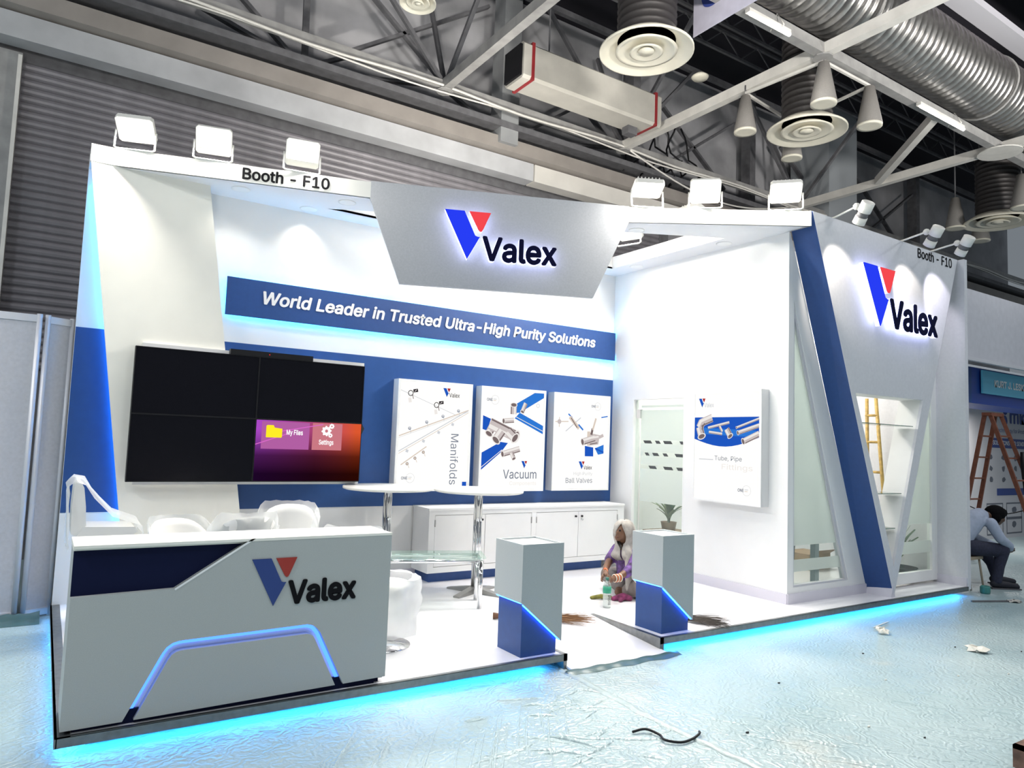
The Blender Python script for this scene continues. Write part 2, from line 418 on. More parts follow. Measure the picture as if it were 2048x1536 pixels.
# cross bracing on the wall plane, one thing per crossed bay
def wallbar(t, a, b, wd=.075): obj('brace', MB().bar((a[0], 5.9, a[1]), (b[0], 5.9, b[1]), wd, .05), STEEL2 if wd > .07 else STEEL, t)
bays = [
 ('crossed steel braces on the wall over the first flood lamps', [((1.04, 7.3), (2.75, 6.84)), ((1.3, 7.9), (2.58, 6.85)), ((2.56, 8.9), (2.6, 6.89)), ((2.65, 6.91), (3.27, 7.27))]),
 ('crossed steel braces on the wall behind the central logo board', [((3.12, 7.25), (5.63, 8.94)), ((3.2, 8.62), (4.83, 7.36)), ((3.13, 6.93), (4.71, 7.26)), ((4.96, 7.23), (5.8, 6.82))]),
 ('crossed steel braces on the wall under the white box duct', [((6.31, 6.85), (8.2, 8.2)), ((6.9, 8.45), (8.31, 7.35)), ((6.32, 6.79), (8.58, 7.23))]),
 ('crossed steel braces on the wall behind hanging black cables', [((9.6, 8.5), (11.6, 7.1)), ((9.6, 7.05), (11.95, 8.68))]),
 ('crossed steel braces on the far wall past the broad column', [((13.5, 8.55), (15.9, 6.9)), ((13.6, 6.9), (15.9, 8.53))]),
 ('crossed steel braces on the farthest wall bay in view', [((16.5, 8.55), (19.0, 6.8)), ((16.4, 6.8), (19.17, 8.68))])]
for lab, bs in bays:
    t = thing('wall_bracing', lab, 'bracing', (bs[0][0][0], 5.9, bs[0][0][1]), 'wall bracing bays')
    for a, b in bs: wallbar(t, a, b, .09)
for i, x in enumerate((9.1, 12.6, 16.2, 19.6)):
    tag(obj('wall_post', MB().box((x-.09, 5.95, 6.8), (x+.09, 6.2, 9.6)), STEEL2), ['first', 'second', 'third', 'fourth'][i]+' dark wall post past the stub column', 'post', 'dark wall posts')
# dense hanging cable bundle by the wall
for i in range(6):
    rr = random.Random(i); x0 = 8.9+i*.22
    pts = [(x0+rr.uniform(-.05, .05)+k*.09*(1 if i % 2 else -.6), 5.6+rr.uniform(-.1, .1), 7.9-k*.17+rr.uniform(-.05, .05)) for k in range(8)]
    pts += [(pts[-1][0]+.25, 5.6, pts[-1][2]+.22), (pts[-1][0]+.6, 5.6, pts[-1][2]+.5)]
    tag(obj('cable', MB().tube(pts, .018, 6), BLACK), ['first', 'second', 'third', 'fourth', 'fifth', 'sixth'][i]+' loose black cable hanging beyond the box duct, counted from the column', 'cable', 'loose black cables')
# long white box with red bands (enclosed duct) hung under the roof
t = thing('box_duct', 'long white enclosed box duct with red end bands under the roof', 'duct', (6.6, 4.3, 7.15))
obj('housing', MB().prism([(4.2, 6.93), (4.2, 7.40), (4.24, 7.44), (4.66, 7.44), (4.7, 7.40), (4.7, 6.93), (4.66, 6.89), (4.24, 6.89)], 5.28, 8.05, lambda u, v, d: (d, u, v)), mat('offwhite_duct', (.55, .53, .48), .5, noise=.08, nscale=3), t)
RED = mat('red_band', (.30, .025, .03), .5)
for x in (5.42, 7.9): obj('band', MB().box((x, 4.19, 6.88), (x+.05, 4.71, 7.45)), RED, t, 'red band')
obj('end_cap', MB().box((5.24, 4.24, 6.93), (5.28, 4.66, 7.40)), BLACK, t); obj('bracket', MB().box((7.55, 4.45, 6.76), (7.75, 4.6, 6.89)), STEEL2, t)
for hx in (5.9, 7.4): obj('hanger', MB().tube([(hx, 4.45, 7.4), (hx, 4.45, 9.6)], .012, 6), STEEL2, t)
# ceiling ring diffusers
CRM = mat('cream_enamel', (.82, .78, .66), .4, noise=.04, nscale=5); DUCT = mat('dark_drop_duct', (.06, .055, .055), .5, .4)
def diffuser(x, y, z, r, lab):
    t = thing('ring_diffuser', lab, 'diffuser', (x, y, z), 'ring diffusers')
    obj('outer_ring', MB().lathe([(r*.62, .13), (r*.97, .0), (r, .0), (r, .025), (r*.66, .16)], (x, y, z), 40), CRM, t)
    obj('middle_ring', MB().lathe([(r*.36, .10), (r*.58, .03), (r*.66, .035), (r*.40, .13)], (x, y, z-.02), 36), CRM, t)
    obj('inner_ring', MB().lathe([(r*.12, .08), (r*.30, .02), (r*.36, .03), (r*.14, .1)], (x, y, z-.03), 28), CRM, t)
    obj('core', MB().lathe([(0, 0), (r*.16, .01), (r*.17, .03), (0, .05)], (x, y, z-.01), 20), CRM, t)
    dm = MB(); k = 14; rd = r*.62
    dm.lathe([(rd, .13)]+[p for i in range(k) for p in ((rd, .15+i*.09), (rd*1.03, .16+i*.09), (rd, .17+i*.09))]+[(rd, 1.5)], (x, y, z), 28)
    obj('drop_duct', dm, DUCT, t, 'dark ribbed drop duct')
diffuser(5.54, 1.92, 6.30, .56, 'cream ring diffuser on dark drop duct beside the box duct')
diffuser(8.92, 2.08, 6.30, .56, 'cream ring diffuser surrounded by four grey cone lamps')
diffuser(15.5, 2.3, 6.30, .60, 'cream ring diffuser far off beyond the angled logo wall')
diffuser(2.92, 2.75, 6.34, .2, 'small round white air outlet over the booth number')
tag(obj('air_outlet', MB().lathe([(0, 0), (.12, .02), (.14, .05), (.05, .12), (0, .12)], (8.25, 3.55, 7.5), 16), CRM), 'tiny cream ball outlet in the dark roof behind the banner', 'outlet')
CONE = mat('grey_cone_lamp', (.27, .255, .24), .6, noise=.06, nscale=60); CLENS = mat('lamp_lens', (.62, .64, .55), .3)
def cone(x, y, z, s, lab):
    t = thing('cone_lamp', lab, 'pendant lamp', (x, y, z), 'grey cone lamps')
    obj('shade', MB().lathe([(.165*s, 0), (.17*s, .03*s), (.07*s, .58*s), (.0, .60*s)], (x, y, z), 22), CONE, t)
    obj('rim', MB().lathe([(.125*s, -.005), (.168*s, -.008), (.17*s, .02)], (x, y, z), 22), CRM, t)
    obj('lens', MB().lathe([(0, .004), (.13*s, .004), (.13*s, .012), (0, .012)], (x, y, z), 22), CLENS, t)
    obj('stem', MB().tube([(x, y, z+.58*s), (x, y, 7.0 if x < 12 else 9.6 if y > 2 else 7.2)], .015, 6), STEEL2, t)
cone(8.19, 2.6, 6.28, .95, 'grey cone lamp hanging on the shutter side of the ringed diffuser')
cone(8.30, 1.40, 6.28, 1.0, 'grey cone lamp hanging over the crossing by the ringed diffuser')
cone(9.40, 1.40, 6.28, 1.0, 'grey cone lamp hanging on the aisle side past the ringed diffuser')
cone(9.55, 2.78, 6.28, .95, 'grey cone lamp half hidden below the ringed diffuser')
cone(15.2, 2.95, 6.28, 1.1, 'grey cone lamp far off above the angled logo wall')
cone(16.5, 3.05, 6.28, 1.1, 'grey cone lamp low behind the far diffuser')
cone(14.8, 1.6, 6.28, 1.1, 'grey cone lamp at the picture edge by the far diffuser')
# lamp carrying bars between cones
for a, b, lab in (((8.19, 2.6), (8.30, 1.40), 'thin bar joining the first two cone lamps'), ((8.30, 1.40), (9.40, 1.40), 'thin bar joining the two aisle side cone lamps'), ((9.4, 1.4), (9.55, 2.78), 'thin bar joining the far pair of cone lamps'), ((8.19, 2.6), (9.55, 2.78), 'thin bar joining the shutter side cone lamps')):
    tag(obj('lamp_bar', MB().bar((*a, 6.88), (*b, 6.88), .035), PALEST), lab, 'bar', 'cone lamp bars')
# big spiral duct
SPD = mat('galvanised_duct', (.36, .35, .34), .32, .85, noise=.22, nscale=9)
t = thing('spiral_duct', 'large galvanised spiral air duct under the roof', 'duct', (12, 1.2, 7.7))
sp = MB(); n = 40
XS = []
x = 6.0
while x < 24: XS += [(x, .5), (x+.115, .5), (x+.12, .512), (x+.135, .512), (x+.14, .5)]; x += .14
vs = []; fs = []
for (xx, rr) in XS:
    for k in range(n):
        an = 2*math.pi*k/n; vs.append((xx, 1.2+rr*math.cos(an), 7.7+rr*math.sin(an)))
for i in range(len(XS)-1):
    for k in range(n):
        fs.append((i*n+k, i*n+(k+1) % n, (i+1)*n+(k+1) % n, (i+1)*n+k))
obj('duct_skin', sp.add(vs, fs, True), SPD, t)
for x in (8.6, 12.4, 15.0): obj('joint_ring', MB().tube([(x, 1.2+.515*math.cos(a), 7.7+.515*math.sin(a)) for a in [2*math.pi*k/32 for k in range(32)]], .02, 6, True), STEEL, t)
struct('trim_7', MB().box((4, .72, 8.44), (26, 1.02, 8.56)), mat('white_roof_beam', (.46, .46, .50), .5), 'white painted roof beam beyond the spiral duct', 'beam')
struct('trim_8', MB().box((4, .15, 8.9), (26, .5, 9.02)), mat('lilac_roof_beam', (.42, .38, .46), .6), 'dull lilac roof beam at the picture corner', 'beam')
# fluorescent battens tied under the chord
for x0, x1, lab in ((6.57, 7.37, 'fluorescent batten tied to the chord beside the hanging banner'), (10.5, 11.85, 'fluorescent batten tied to the chord under the spiral duct')):
    t = thing('fluorescent_batten', lab, 'tube light', (x0, 1.3, 6.88), 'fluorescent battens')
    obj('batten', MB().box((x0, 1.24, 6.87), (x1, 1.31, 6.92)), PALEST, t)
    obj('tube', MB().tube([(x0+.02, 1.25, 6.85), (x1-.02, 1.25, 6.85)], .024, 10), TUBE, t)
    tw = MB().tube([(x1-.2, 1.22, 6.82), (x1-.2, 1.20, 6.90), (x1-.2, 1.3, 7.09), (x1-.2, 1.40, 6.9)], .008, 5); obj('tie', tw, PALEST, t)
    area('batten_light', ((x0+x1)/2, 1.2, 6.8), ((x0+x1)/2, .6, 0), x1-x0, 25, (1, .97, .9), .06)
# hanging banner with the start of a word in blue
t = thing('hanging_banner', 'white hanging banner corner with blue letters under the roof', 'banner', (6.2, 1.3, 6.7))
obj('cloth', MB().box((6.195, -1.5, 6.66), (6.205, 1.79, 8.4)), mat('banner_white', (.62, .60, .72), .6, noise=.08, nscale=6), t)
letters('lettering', 'SI', -1.66, 6.92, .62, .55, lambda u, v, d: (6.194-d, -u, v), mat('banner_blue', (.05, .08, .35), .6), t, bold=.03, split=True)

# neighbour's partition panels beyond the booth edge
PPAN = mat('partition_panel', (.52, .52, .56), .5, noise=.05, nscale=40)
for i, (xa, ya, xb, yb, lab) in enumerate([(-1.25, 3.0, -.26, 3.0, 'grey partition panel standing beside the booth, outer one'), (-.20, 3.02, -.02, 3.12, 'narrow pale partition panel tucked against the booth edge'), (-2.3, 3.0, -1.31, 3.0, 'grey partition panel at the picture border')]):
    t = thing('partition_panel', lab, 'partition', ((xa+xb)/2, ya, 0), 'partition panels')
    d = Vector((xb-xa, yb-ya, 0)); 
    obj('board', MB().bar(Vector((xa, ya+.02, 1.24)), Vector((xb, yb+.02, 1.24)), .012, 2.44), PPAN, t)
    for p in ((xa, ya), (xb, yb)): obj('post', MB().tube([(p[0], p[1]+.02, 0), (p[0], p[1]+.02, 2.53)], .022, 8), mat('anodised_profile', (.66, .66, .70), .45, .15), t)
    obj('rail', MB().bar((xa, ya+.02, 2.49), (xb, yb+.02, 2.49), .03, .06), MC['anodised_profile'], t); obj('rail', MB().bar((xa, ya+.02, .04), (xb, yb+.02, .04), .03, .06), MC['anodised_profile'], t)
# ================================================================== the booth shell
ZP = .10; XC = 6.09; XR = 9.0; YB = 3.0; ZS = 3.85; ZF = 4.0
plat = [(0, 0), (3.09, 0), (3.09, .83), (4.03, .83), (4.03, 0), (9.0, 0), (9.0, 3.1), (0, 3.1)]
pf = struct('floor_platform', MB().prism(plat, .06, ZP, XY(0)), VINYL, 'raised glossy white vinyl booth floor with a ramp notch', 'platform')
obj('base', MB().prism([(.13, .13), (2.99, .13), (2.99, .80), (4.13, .80), (4.13, .13), (8.87, .13), (8.87, 3.0), (.13, 3.0)], .0, .06, XY(0)), STEEL2, pf)
def trimbar(a, b): return MB().box(a, b)
obj('edge_trim', trimbar((-.005, -.012, .055), (3.10, .0, .104)), ALU, pf, 'worn aluminium edge strip'); obj('edge_trim', trimbar((4.02, -.012, .055), (9.01, .0, .104)), ALU, pf)
obj('edge_trim', trimbar((-.012, -.012, .055), (-.0, 3.1, .104)), ALU, pf); obj('edge_trim', trimbar((-.012, -.012, .1), (.055, 3.0, .104)), ALU, pf)
obj('edge_trim', trimbar((.055, -.012, .1), (3.09, .02, .103)), ALU, pf); obj('edge_trim', trimbar((4.03, -.012, .1), (9.0, .02, .103)), ALU, pf)
rp = MB().prism([(-.10, .012), (.83, .10), (.83, .06), (-.10, 0)], 3.09, 4.03, lambda u, v, d: (d, u, v)); struct('floor_ramp', rp, VINYL, 'short white ramp rising between the two pedestals', 'ramp')
for x, nm in ((4.03, 'worn aluminium ramp edge beside the pedestal next to the broom bristles'), (3.065, 'aluminium ramp edge along the pedestal by the counter')):
    tag(obj('ramp_edge', MB().prism([(-.012, .0), (-.012, .104), (.85, .104), (.85, .098)], x-.012 if x > 4 else x, x+.03, lambda u, v, d: (d, u, v)), ALU), nm, 'edge strip', 'ramp edge strips')
for a, b, nm in (((.02, .06, .045), (2.95, .075, .055), 'blue LED strip under platform edge below the counter'), ((4.1, .06, .045), (8.95, .075, .055), 'blue LED strip under platform edge below the meeting room'), ((.06, .1, .045), (.075, 2.95, .055), 'blue LED strip under the platform side by the partition panels')):
    tag(obj('led_strip', MB().box(a, b), CLED), nm, 'light strip', 'platform light strips')
# back wall: white, blue, white
bw = struct('wall_rear', MB().box((0, YB, ZP), (XR, YB+.08, ZF)), WHITE, 'white rear wall of the booth with a blue middle band', 'wall')
obj('blue_band', MB().box((0.002, YB-.004, .866), (XC, YB, 2.452)), BLUE2, bw, 'blue painted band')
struct('baseboard_rear', MB().box((.45, YB-.012, ZP), (XC, YB, ZP+.09)), SKIRT, 'pale lilac skirting along the rear booth wall', 'baseboard')
# side wall with a door opening
sw = struct('wall_side', MB().prism([(.41, ZP), (1.72, ZP), (1.72, 2.2), (2.60, 2.2), (2.60, ZP), (YB, ZP), (YB, ZS), (.41, ZS)], 0, .08, YZ(XC)), WHITE, 'white inner side wall with lightbox and glass door', 'wall')
struct('baseboard_side', MB().box((XC-.012, .33, ZP), (XC, 1.72, ZP+.10)), SKIRT, 'pale lilac skirting under the side lightbox', 'baseboard')
# meeting room front: slanted wall piece with a triangular window
YF = .33
fw = [(XC, ZP), (7.50, ZP), (6.11, ZS), (XC, ZS)]
tri = [(6.185, .255), (7.14, .255), (6.175, 3.15)]
struct('wall_front', MB().prism(fw, 0, .08, XZ(YF), [tri]), WHITE, 'slanting white front wall around the triangular window', 'wall')
win = struct('window_1', MB().prism([(6.175, .245), (7.16, .245), (6.165, 3.2)], .01, .07, XZ(YF), [[(6.21, .275), (7.09, .275), (6.20, 2.98)]]), mat('window_frame', (.62, .62, .66), .45), 'tall triangular frosted window in the meeting room front', 'window')
obj('pane', MB().prism([(6.20, .27), (7.11, .27), (6.195, 3.05)], .035, .042, XZ(YF)), GLASS, win)
def xcl(z): return 7.11-(z-.27)*(7.11-6.195)/(3.05-.27)-.005
def film(z0, z1): return MB().prism([(6.205, z0), (xcl(z0), z0), (xcl(z1), z1), (6.205, z1)], .030, .033, XZ(YF))
obj('frosted_film', film(.66, 3.0), FROST, win, 'frosted film'); obj('frosted_film', film(.40, .52), FROST, win)
struct('baseboard_front', MB().box((XC, YF-.012, ZP), (7.46, YF, ZP+.10)), SKIRT, 'pale lilac skirting under the triangular window', 'baseboard')
# second window behind the V board
w2 = struct('window_2', MB().prism([(7.58, ZP+.03), (XR, ZP+.03), (XR, 3.9), (8.9, 3.9)], 0, .06, XZ(YF), [[(7.70, .25), (8.88, .25), (8.88, 3.55), (8.84, 3.55)]]), WHITE, 'narrow frosted window in the recess by the end wall', 'window')
obj('pane', MB().prism([(7.70, .25), (8.88, .25), (8.88, 3.55), (8.84, 3.55)], .03, .036, XZ(YF)), GLASS, w2)
def xl(z): return 7.70+(z-.25)*(8.84-7.70)/(3.55-.25)
def film2(z0, z1): return MB().prism([(xl(z0), z0), (8.88, z0), (8.88, z1), (xl(z1), z1)], .024, .027, XZ(YF))
obj('frosted_film', film2(.80, 3.5), FROST, w2); obj('frosted_film', film2(.46, .60), FROST, w2)
struct('wall_end', MB().box((XR, -.01, ZP-.03), (XR+.07, YB+.08, ZF)), VGREY, 'tall pale end wall closing the booth beside the angled logo board', 'wall')
struct('baseboard_end', MB().box((XR-.012, 0.0, ZP), (XR, YF, ZP+.10)), SKIRT, 'short skirting on the end wall recess', 'baseboard')
# V-shaped logo board: inverted triangle box with a triangular opening
VO = [(6.08, ZF), (7.53, ZP), (8.985, ZF)]; VH = [(6.82, 2.235), (8.155, 2.24), (7.53, .42)]
YV = .057
vb = thing('logo_board', 'pale inverted triangle logo board with blue flank and triangular opening', 'sign board', (7.53, YV, ZP))
obj('front_panel', MB().prism(VO, 0, .03, XZ(YV), [VH]), VGREY, vb)
inner = MB(); n3 = len(VH)
for i in range(3):
    a, b = VH[i], VH[(i+1) % 3]; inner.add([(a[0], YV+.03, a[1]), (b[0], YV+.03, b[1]), (b[0], YF, b[1]), (a[0], YF, a[1])], [(0, 1, 2, 3)])
obj('opening_lining', inner, WHITE, vb)
sd = Vector((7.53-6.08, 0, ZP-ZF)).normalized()
obj('blue_flank', MB().add([(6.08, YV+.002, ZF), (7.53, YV+.002, ZP), (7.49, YF, ZP), (6.075, YF, ZF), (6.10, YV+.002, ZF), (7.55, YV+.002, ZP), (7.51, YF, ZP), (6.095, YF, ZF)], [(0, 1, 2, 3), (4, 7, 6, 5), (0, 4, 5, 1), (1, 5, 6, 2), (2, 6, 7, 3), (3, 7, 4, 0)]), BLUE, vb, 'deep blue slanting flank')
obj('rear_flank', MB().add([(8.985, YV+.03, ZF), (7.53, YV+.03, ZP), (7.53, YF, ZP), (8.985, YF, ZF), (8.965, YV+.03, ZF), (7.51, YV+.03, ZP), (7.51, YF, ZP), (8.965, YF, ZF)], [(0, 3, 2, 1), (4, 5, 6, 7), (0, 1, 5, 4), (1, 2, 6, 5), (2, 3, 7, 6), (3, 0, 4, 7)]), VGREY, vb)
obj('foot_strip', MB().add([(7.465, YV-.004, ZP), (7.545, YV-.004, ZP), (7.51, YV-.004, .24), (7.49, YF-.01, .24), (7.45, YF-.01, ZP)], [(0, 1, 2), (0, 2, 3, 4)]), SKIRT, vb)
def logo(parent, x, y, h, f, lit, d=.0, th=.012, txw=1.42, bold=.026):
    """emblem plus company name; x, y = top corner of the blue stroke, h = its height"""
    B, Rm, N = (LOGOB, LOGOR, LOGON) if lit else (PRINTB, PRINTR, INK)
    if lit:
        obj('halo_body', MB().prism(V_BLUE(x, y, h), d, d-.045, f), HALO, parent, 'glowing white sides of the emblem')
        obj('halo_body', MB().prism(V_RED(x, y, h), d, d-.045, f), HALO, parent)
        hb = text_mb('Valex', x+.79*h, y-1.01*h, txw*h, .52*h, f, d0=d, d1=d-.045, bold=bold)
        me = bpy.data.meshes.new('halo_body'); me.from_pydata(hb.v, [], hb.f); me.materials.append(HALO); obj('halo_body', me, None, parent)
        for u, v in ((.35, -.3), (.75, -.15), (1.1, -.8), (1.9, -.8)): obj('stud', MB().bar(f(x+u*h, y+v*h, d-.02), f(x+u*h, y+v*h, d+.05), .012), CHROME, parent)
        d = d-.045
    obj('emblem_stroke', MB().prism(V_BLUE(x, y, h), d, d-th, f), B, parent, 'blue slanted emblem stroke')
    obj('emblem_wedge', MB().prism(V_RED(x, y, h), d, d-th, f), Rm, parent, 'red emblem wedge')
    letters('lettering', 'Valex', x+.79*h, y-1.01*h, txw*h, .52*h, f, N, parent, split=True, d0=d, d1=d-th, bold=bold)
lg = thing('logo_sign', 'backlit company logo letters on the inverted triangle board', 'sign', (7.4, YV, 3.2), 'backlit logo signs')
logo(lg, 6.80, 3.585, .63, XZ(YV-.05), True, txw=1.56)
bl = thing('booth_number', 'small black booth number lettering on the inverted triangle board', 'lettering', (8.4, YV, 3.9), 'booth number letterings')
letters('lettering', 'Booth - F10', 8.06, 3.87, .78, .115, XZ(YV-.001), INK, bl, d1=-.002, bold=.012, split=True)
# parallelogram cream panel on the rear wall, lit from behind
cp = thing('backlit_panel', 'cream parallelogram wall panel glowing blue along its slanted edge', 'wall panel', (.7, 2.8, ZP))
obj('panel', MB().prism([(.005, ZS), (.955, ZS), (1.52, ZP), (.53, ZP)], 0, .03, XZ(2.77)), CREAM, cp)
obj('led_strip', MB().bar((.068, 2.975, 3.72), (.548, 2.975, .2), .010, .02), BLED, cp, 'blue LED strip')
obj('spine', MB().prism([(.20, ZS), (.90, ZS), (1.46, ZP), (.72, ZP)], .03, .23, XZ(2.77)), WHITE, cp)
# canopy: diagonal fascia in three facets with a soffit ring
FP = [(0, 2.768), (.17, 2.765), (2.253, 2.118), (4.613, 1.127), (6.074, .066)]
def off(d):
    out = []
    for i, p in enumerate(FP):
        a = Vector(FP[max(i-1, 0)]); b = Vector(FP[min(i+1, len(FP)-1)]); t = (b-a).normalized(); nn = Vector((-t.y, t.x))
        if nn.y < 0: nn = -nn
        q = Vector(p)+nn*d; out.append((q.x, q.y))
    return out
cn = thing('canopy', 'white diagonal booth canopy with fascia band and open cut-out', 'canopy', (3, 1.6, ZS))
IN = off(.34)
outer = off(.014)+[(6.085, YF), (XC, YF), (XC, YB), (0, YB)]
hole = [(2.05, 2.70)]+[(2.60, 2.40), IN[3], (5.78, .88), (5.78, 2.70)]
obj('soffit', MB().prism(outer, 0, .02, XY(ZS), [hole]), mat('soffit_white', (.82, .82, .85), .5), cn)
obj('top_board', MB().prism(outer, 0, .015, XY(ZF-.016), [hole]), WHITE, cn)
def strip(a, b, m, nm, z0=ZS, z1=ZF, th=.03, lab=None):
    a, b = Vector(a), Vector(b); t = (b-a).normalized(); nn = Vector((-t.y, t.x))
    if nn.y < 0: nn = -nn
    c, d = b+nn*th, a+nn*th
    return obj(nm, MB().prism([tuple(a), tuple(b), tuple(c), tuple(d)], z0, z1, XY(0)), m, cn, lab)
FASC = mat('fascia_white', (.80, .79, .75), .5, noise=.02, nscale=5)
for i in range(4):
    if i != 2: strip(FP[i], FP[i+1], FASC, 'fascia')
obj('fascia_end', MB().box((6.06, .07, ZS), (6.075, YF, ZF)), FASC, cn)
for i in range(len(hole)): strip(hole[i], hole[(i+1) % len(hole)], WHITE, 'cutout_edge', th=.012)
# grey central board on the middle facet
A = Vector(FP[2]); B = Vector(FP[3]); T = (B-A).normalized(); NN = Vector((T.y, -T.x))
if NN.y > 0: NN = -NN
FAC = lambda u, v, d: (A.x+T.x*u-NN.x*d, A.y+T.y*u-NN.y*d, v)     # d > 0 goes into the booth
gb = thing('central_logo_board', 'grey hexagonal logo board hanging from the canopy fascia', 'sign board', (A.x+T.x*1.28, A.y+T.y*1.28, 3.05))
obj('board', MB().prism([(-.005, ZF+.01), (2.56, ZF+.01), (2.56, ZS), (2.207, 3.05), (.306, 3.05), (-.005, ZS)], 0, .05, FAC), GREYP, gb)
lg = thing('logo_sign', 'backlit company logo letters on the grey hanging board', 'sign', (A.x+T.x*1.28, A.y+T.y*1.28, 3.3), 'backlit logo signs')
logo(lg, .70, 3.775, .465, lambda u, v, d: FAC(u, v, d-.045), True, txw=1.58)
bl = thing('booth_number', 'black booth number lettering on the white canopy fascia', 'lettering', (1.5, 2.34, 3.9), 'booth number letterings')
A1 = Vector(FP[1]); B1 = Vector(FP[2]); T1 = (B1-A1).normalized(); N1 = Vector((T1.y, -T1.x))
if N1.y > 0: N1 = -N1
FA1 = lambda u, v, d: (A1.x+T1.x*u+N1.x*d, A1.y+T1.y*u+N1.y*d, v)
letters('lettering', 'Booth - F10', 1.04, 3.868, .765, .112, FA1, INK, bl, d0=.0, d1=.003, bold=.024, split=True)
# recessed downlights
for x, y, lab in ((1.205, 2.679, 'round downlight over the televisions'), (1.891, 2.85, 'round downlight by the rear wall soffit'), (2.131, 2.404, 'round downlight under the fascia next to the grey board'), (4.862, 1.182+.1, 'round downlight under the fascia past the grey board'), (5.93, 1.038, 'round downlight over the side lightbox'), (5.92, 2.416, 'round downlight in the inner booth corner')):
    t = thing('downlight', 'recessed '+lab, 'downlight', (x, y, ZS), 'recessed downlights')
    obj('disc', MB().lathe([(0, -.004), (.07, -.004), (.07, .0), (0, .0)], (x, y, ZS), 20), DOWNL, t)
    obj('trim_ring', MB().lathe([(.068, -.006), (.085, -.004), (.085, .0)], (x, y, ZS), 20), WHITE, t)
    spot('downlight_beam', (x, y, ZS-.02), (x, y+.02, 0), 14 if y > 2.6 else 34, 110, .8, (1, .94, .86), .04)
# slogan banner, lit round its edge
sb = thing('slogan_banner', 'long blue slogan banner with glowing cyan edges on the rear wall', 'banner', (3.6, 2.95, 2.7))
obj('board', MB().box((1.192, 2.95, 2.708), (6.075, 2.965, 3.075)), BLUE, sb)
obj('spacer', MB().box((1.26, 2.965, 2.78), (6.075, 3.0, 3.0)), WHITE, sb)
NLED = emit('banner_led', (.03, .48, 1.0), 42.0)
for z in (2.735, 3.038): obj('led_strip', MB().box((1.25, 2.972, z), (6.07, 2.985, z+.01)), NLED, sb, 'cyan blue LED strip')
obj('led_strip', MB().box((1.218, 2.972, 2.735), (1.230, 2.985, 3.04)), NLED, sb)
letters('lettering', 'World Leader in Trusted Ultra-High Purity Solutions', 1.53, 2.812, 4.20, .168, XZ(2.948), WINK, sb, d1=-.004, bold=.024, shear=.17, split=True)
# ================================================================== flood lamps on the canopy
def flood(x, y, z, az, tilt, lab, power, wd=.30, ht=.24):
    """az: facing direction in plan, tilt: downward tilt of the glass"""
    t = thing('flood_lamp', lab, 'flood lamp', (x, y, z), 'flood lamps', 0)
    t.rotation_euler = (0, 0, az)
    # local: glass faces -Y, pivot at the origin
    Rm = Matrix.Rotation(tilt, 4, 'X')
    def loc(mb):
        c = Vector((0, 0, ht/2+.06)); mb.v = [tuple(Rm @ (Vector(v)) + c) for v in mb.v]; return mb
    o = obj('housing', loc(MB().prism([(-wd/2+.02, -ht/2), (wd/2-.02, -ht/2), (wd/2, -ht/2+.02), (wd/2, ht/2-.02), (wd/2-.02, ht/2), (-wd/2+.02, ht/2), (-wd/2, ht/2-.02), (-wd/2, -ht/2+.02)], 0, .05, XZ(0))), LED_W, t, world=False)
    obj('glass', loc(MB().box((-wd/2+.02, -.006, -ht/2+.06), (wd/2-.02, 0.0, ht/2-.015))), LAMPW, t, world=False)
    obj('lower_rim', loc(MB().box((-wd/2+.02, -.006, -ht/2+.01), (wd/2-.02, 0.0, -ht/2+.058))), mat('lamp_lower_lens', (.80, .78, .72), .3), t, world=False)
    fins = MB()
    for k in range(7): fins.box((-wd/2+.03+k*.036, .05, -ht/2+.02), (-wd/2+.038+k*.036, .085, ht/2-.02))
    obj('cooling_fins', loc(fins), LED_W, t, world=False)
    obj('bracket', MB().tube([(-wd/2-.012, .02, ht/2+.06), (-wd/2-.012, 0, .02), (-wd/2+.01, 0, .006), (wd/2-.01, 0, .006), (wd/2+.012, 0, .02), (wd/2+.012, .02, ht/2+.06)], .008, 6), LED_W, t, world=False)
    d = Matrix.Rotation(az, 3, 'Z') @ (Rm.to_3x3() @ Vector((0, -1, 0)))
    p = Vector((x, y, z+ht/2+.06))+d*.05
    area('flood_beam', p, p+d, wd, power, (1, .95, .86), ht)
def on_fascia(i, s):
    a, b = Vector(FP[i]), Vector(FP[i+1]); q = a+(b-a)*s; return q.x, q.y+.0
for (i, s, az, tl, lab, pw) in ((1, .07, -.35, .95, 'flood lamp at the canopy end over the glowing panel', 60), (1, .36, -.25, .6, 'flood lamp standing over the first letters of the booth number', 60), (1, .71, -.2, .45, 'flood lamp upright above the end of the booth number', 60), (3, .10, -.5, 1.25, 'flood lamp laid almost flat next to the grey board', 50), (3, .42, -.75, .6, 'flood lamp in the middle of the facet past the grey board', 60), (3, .86, -.85, .95, 'flood lamp tipped forward at the canopy end by the blue flank', 50)):
    x, y = on_fascia(i, s); flood(x, y, ZF, az, tl, lab, pw)
flood(5.55, 2.16, ZF, -1.25, -.2+.8, 'flood lamp inside the canopy cut-out shining into the booth', 75)
flood(5.68, 1.25, ZF, -1.6, 1.2, 'flood lamp tip showing behind the cut-out edge', 50)
flood(3.6, 2.80, ZF, .1, .85, 'flood lamp on the rear canopy beam hidden by the grey board', 75)
flood(4.4, 2.86, ZF, math.pi-.25, -.35, 'flood lamp on the rear canopy beam turned to the shutter', 130)
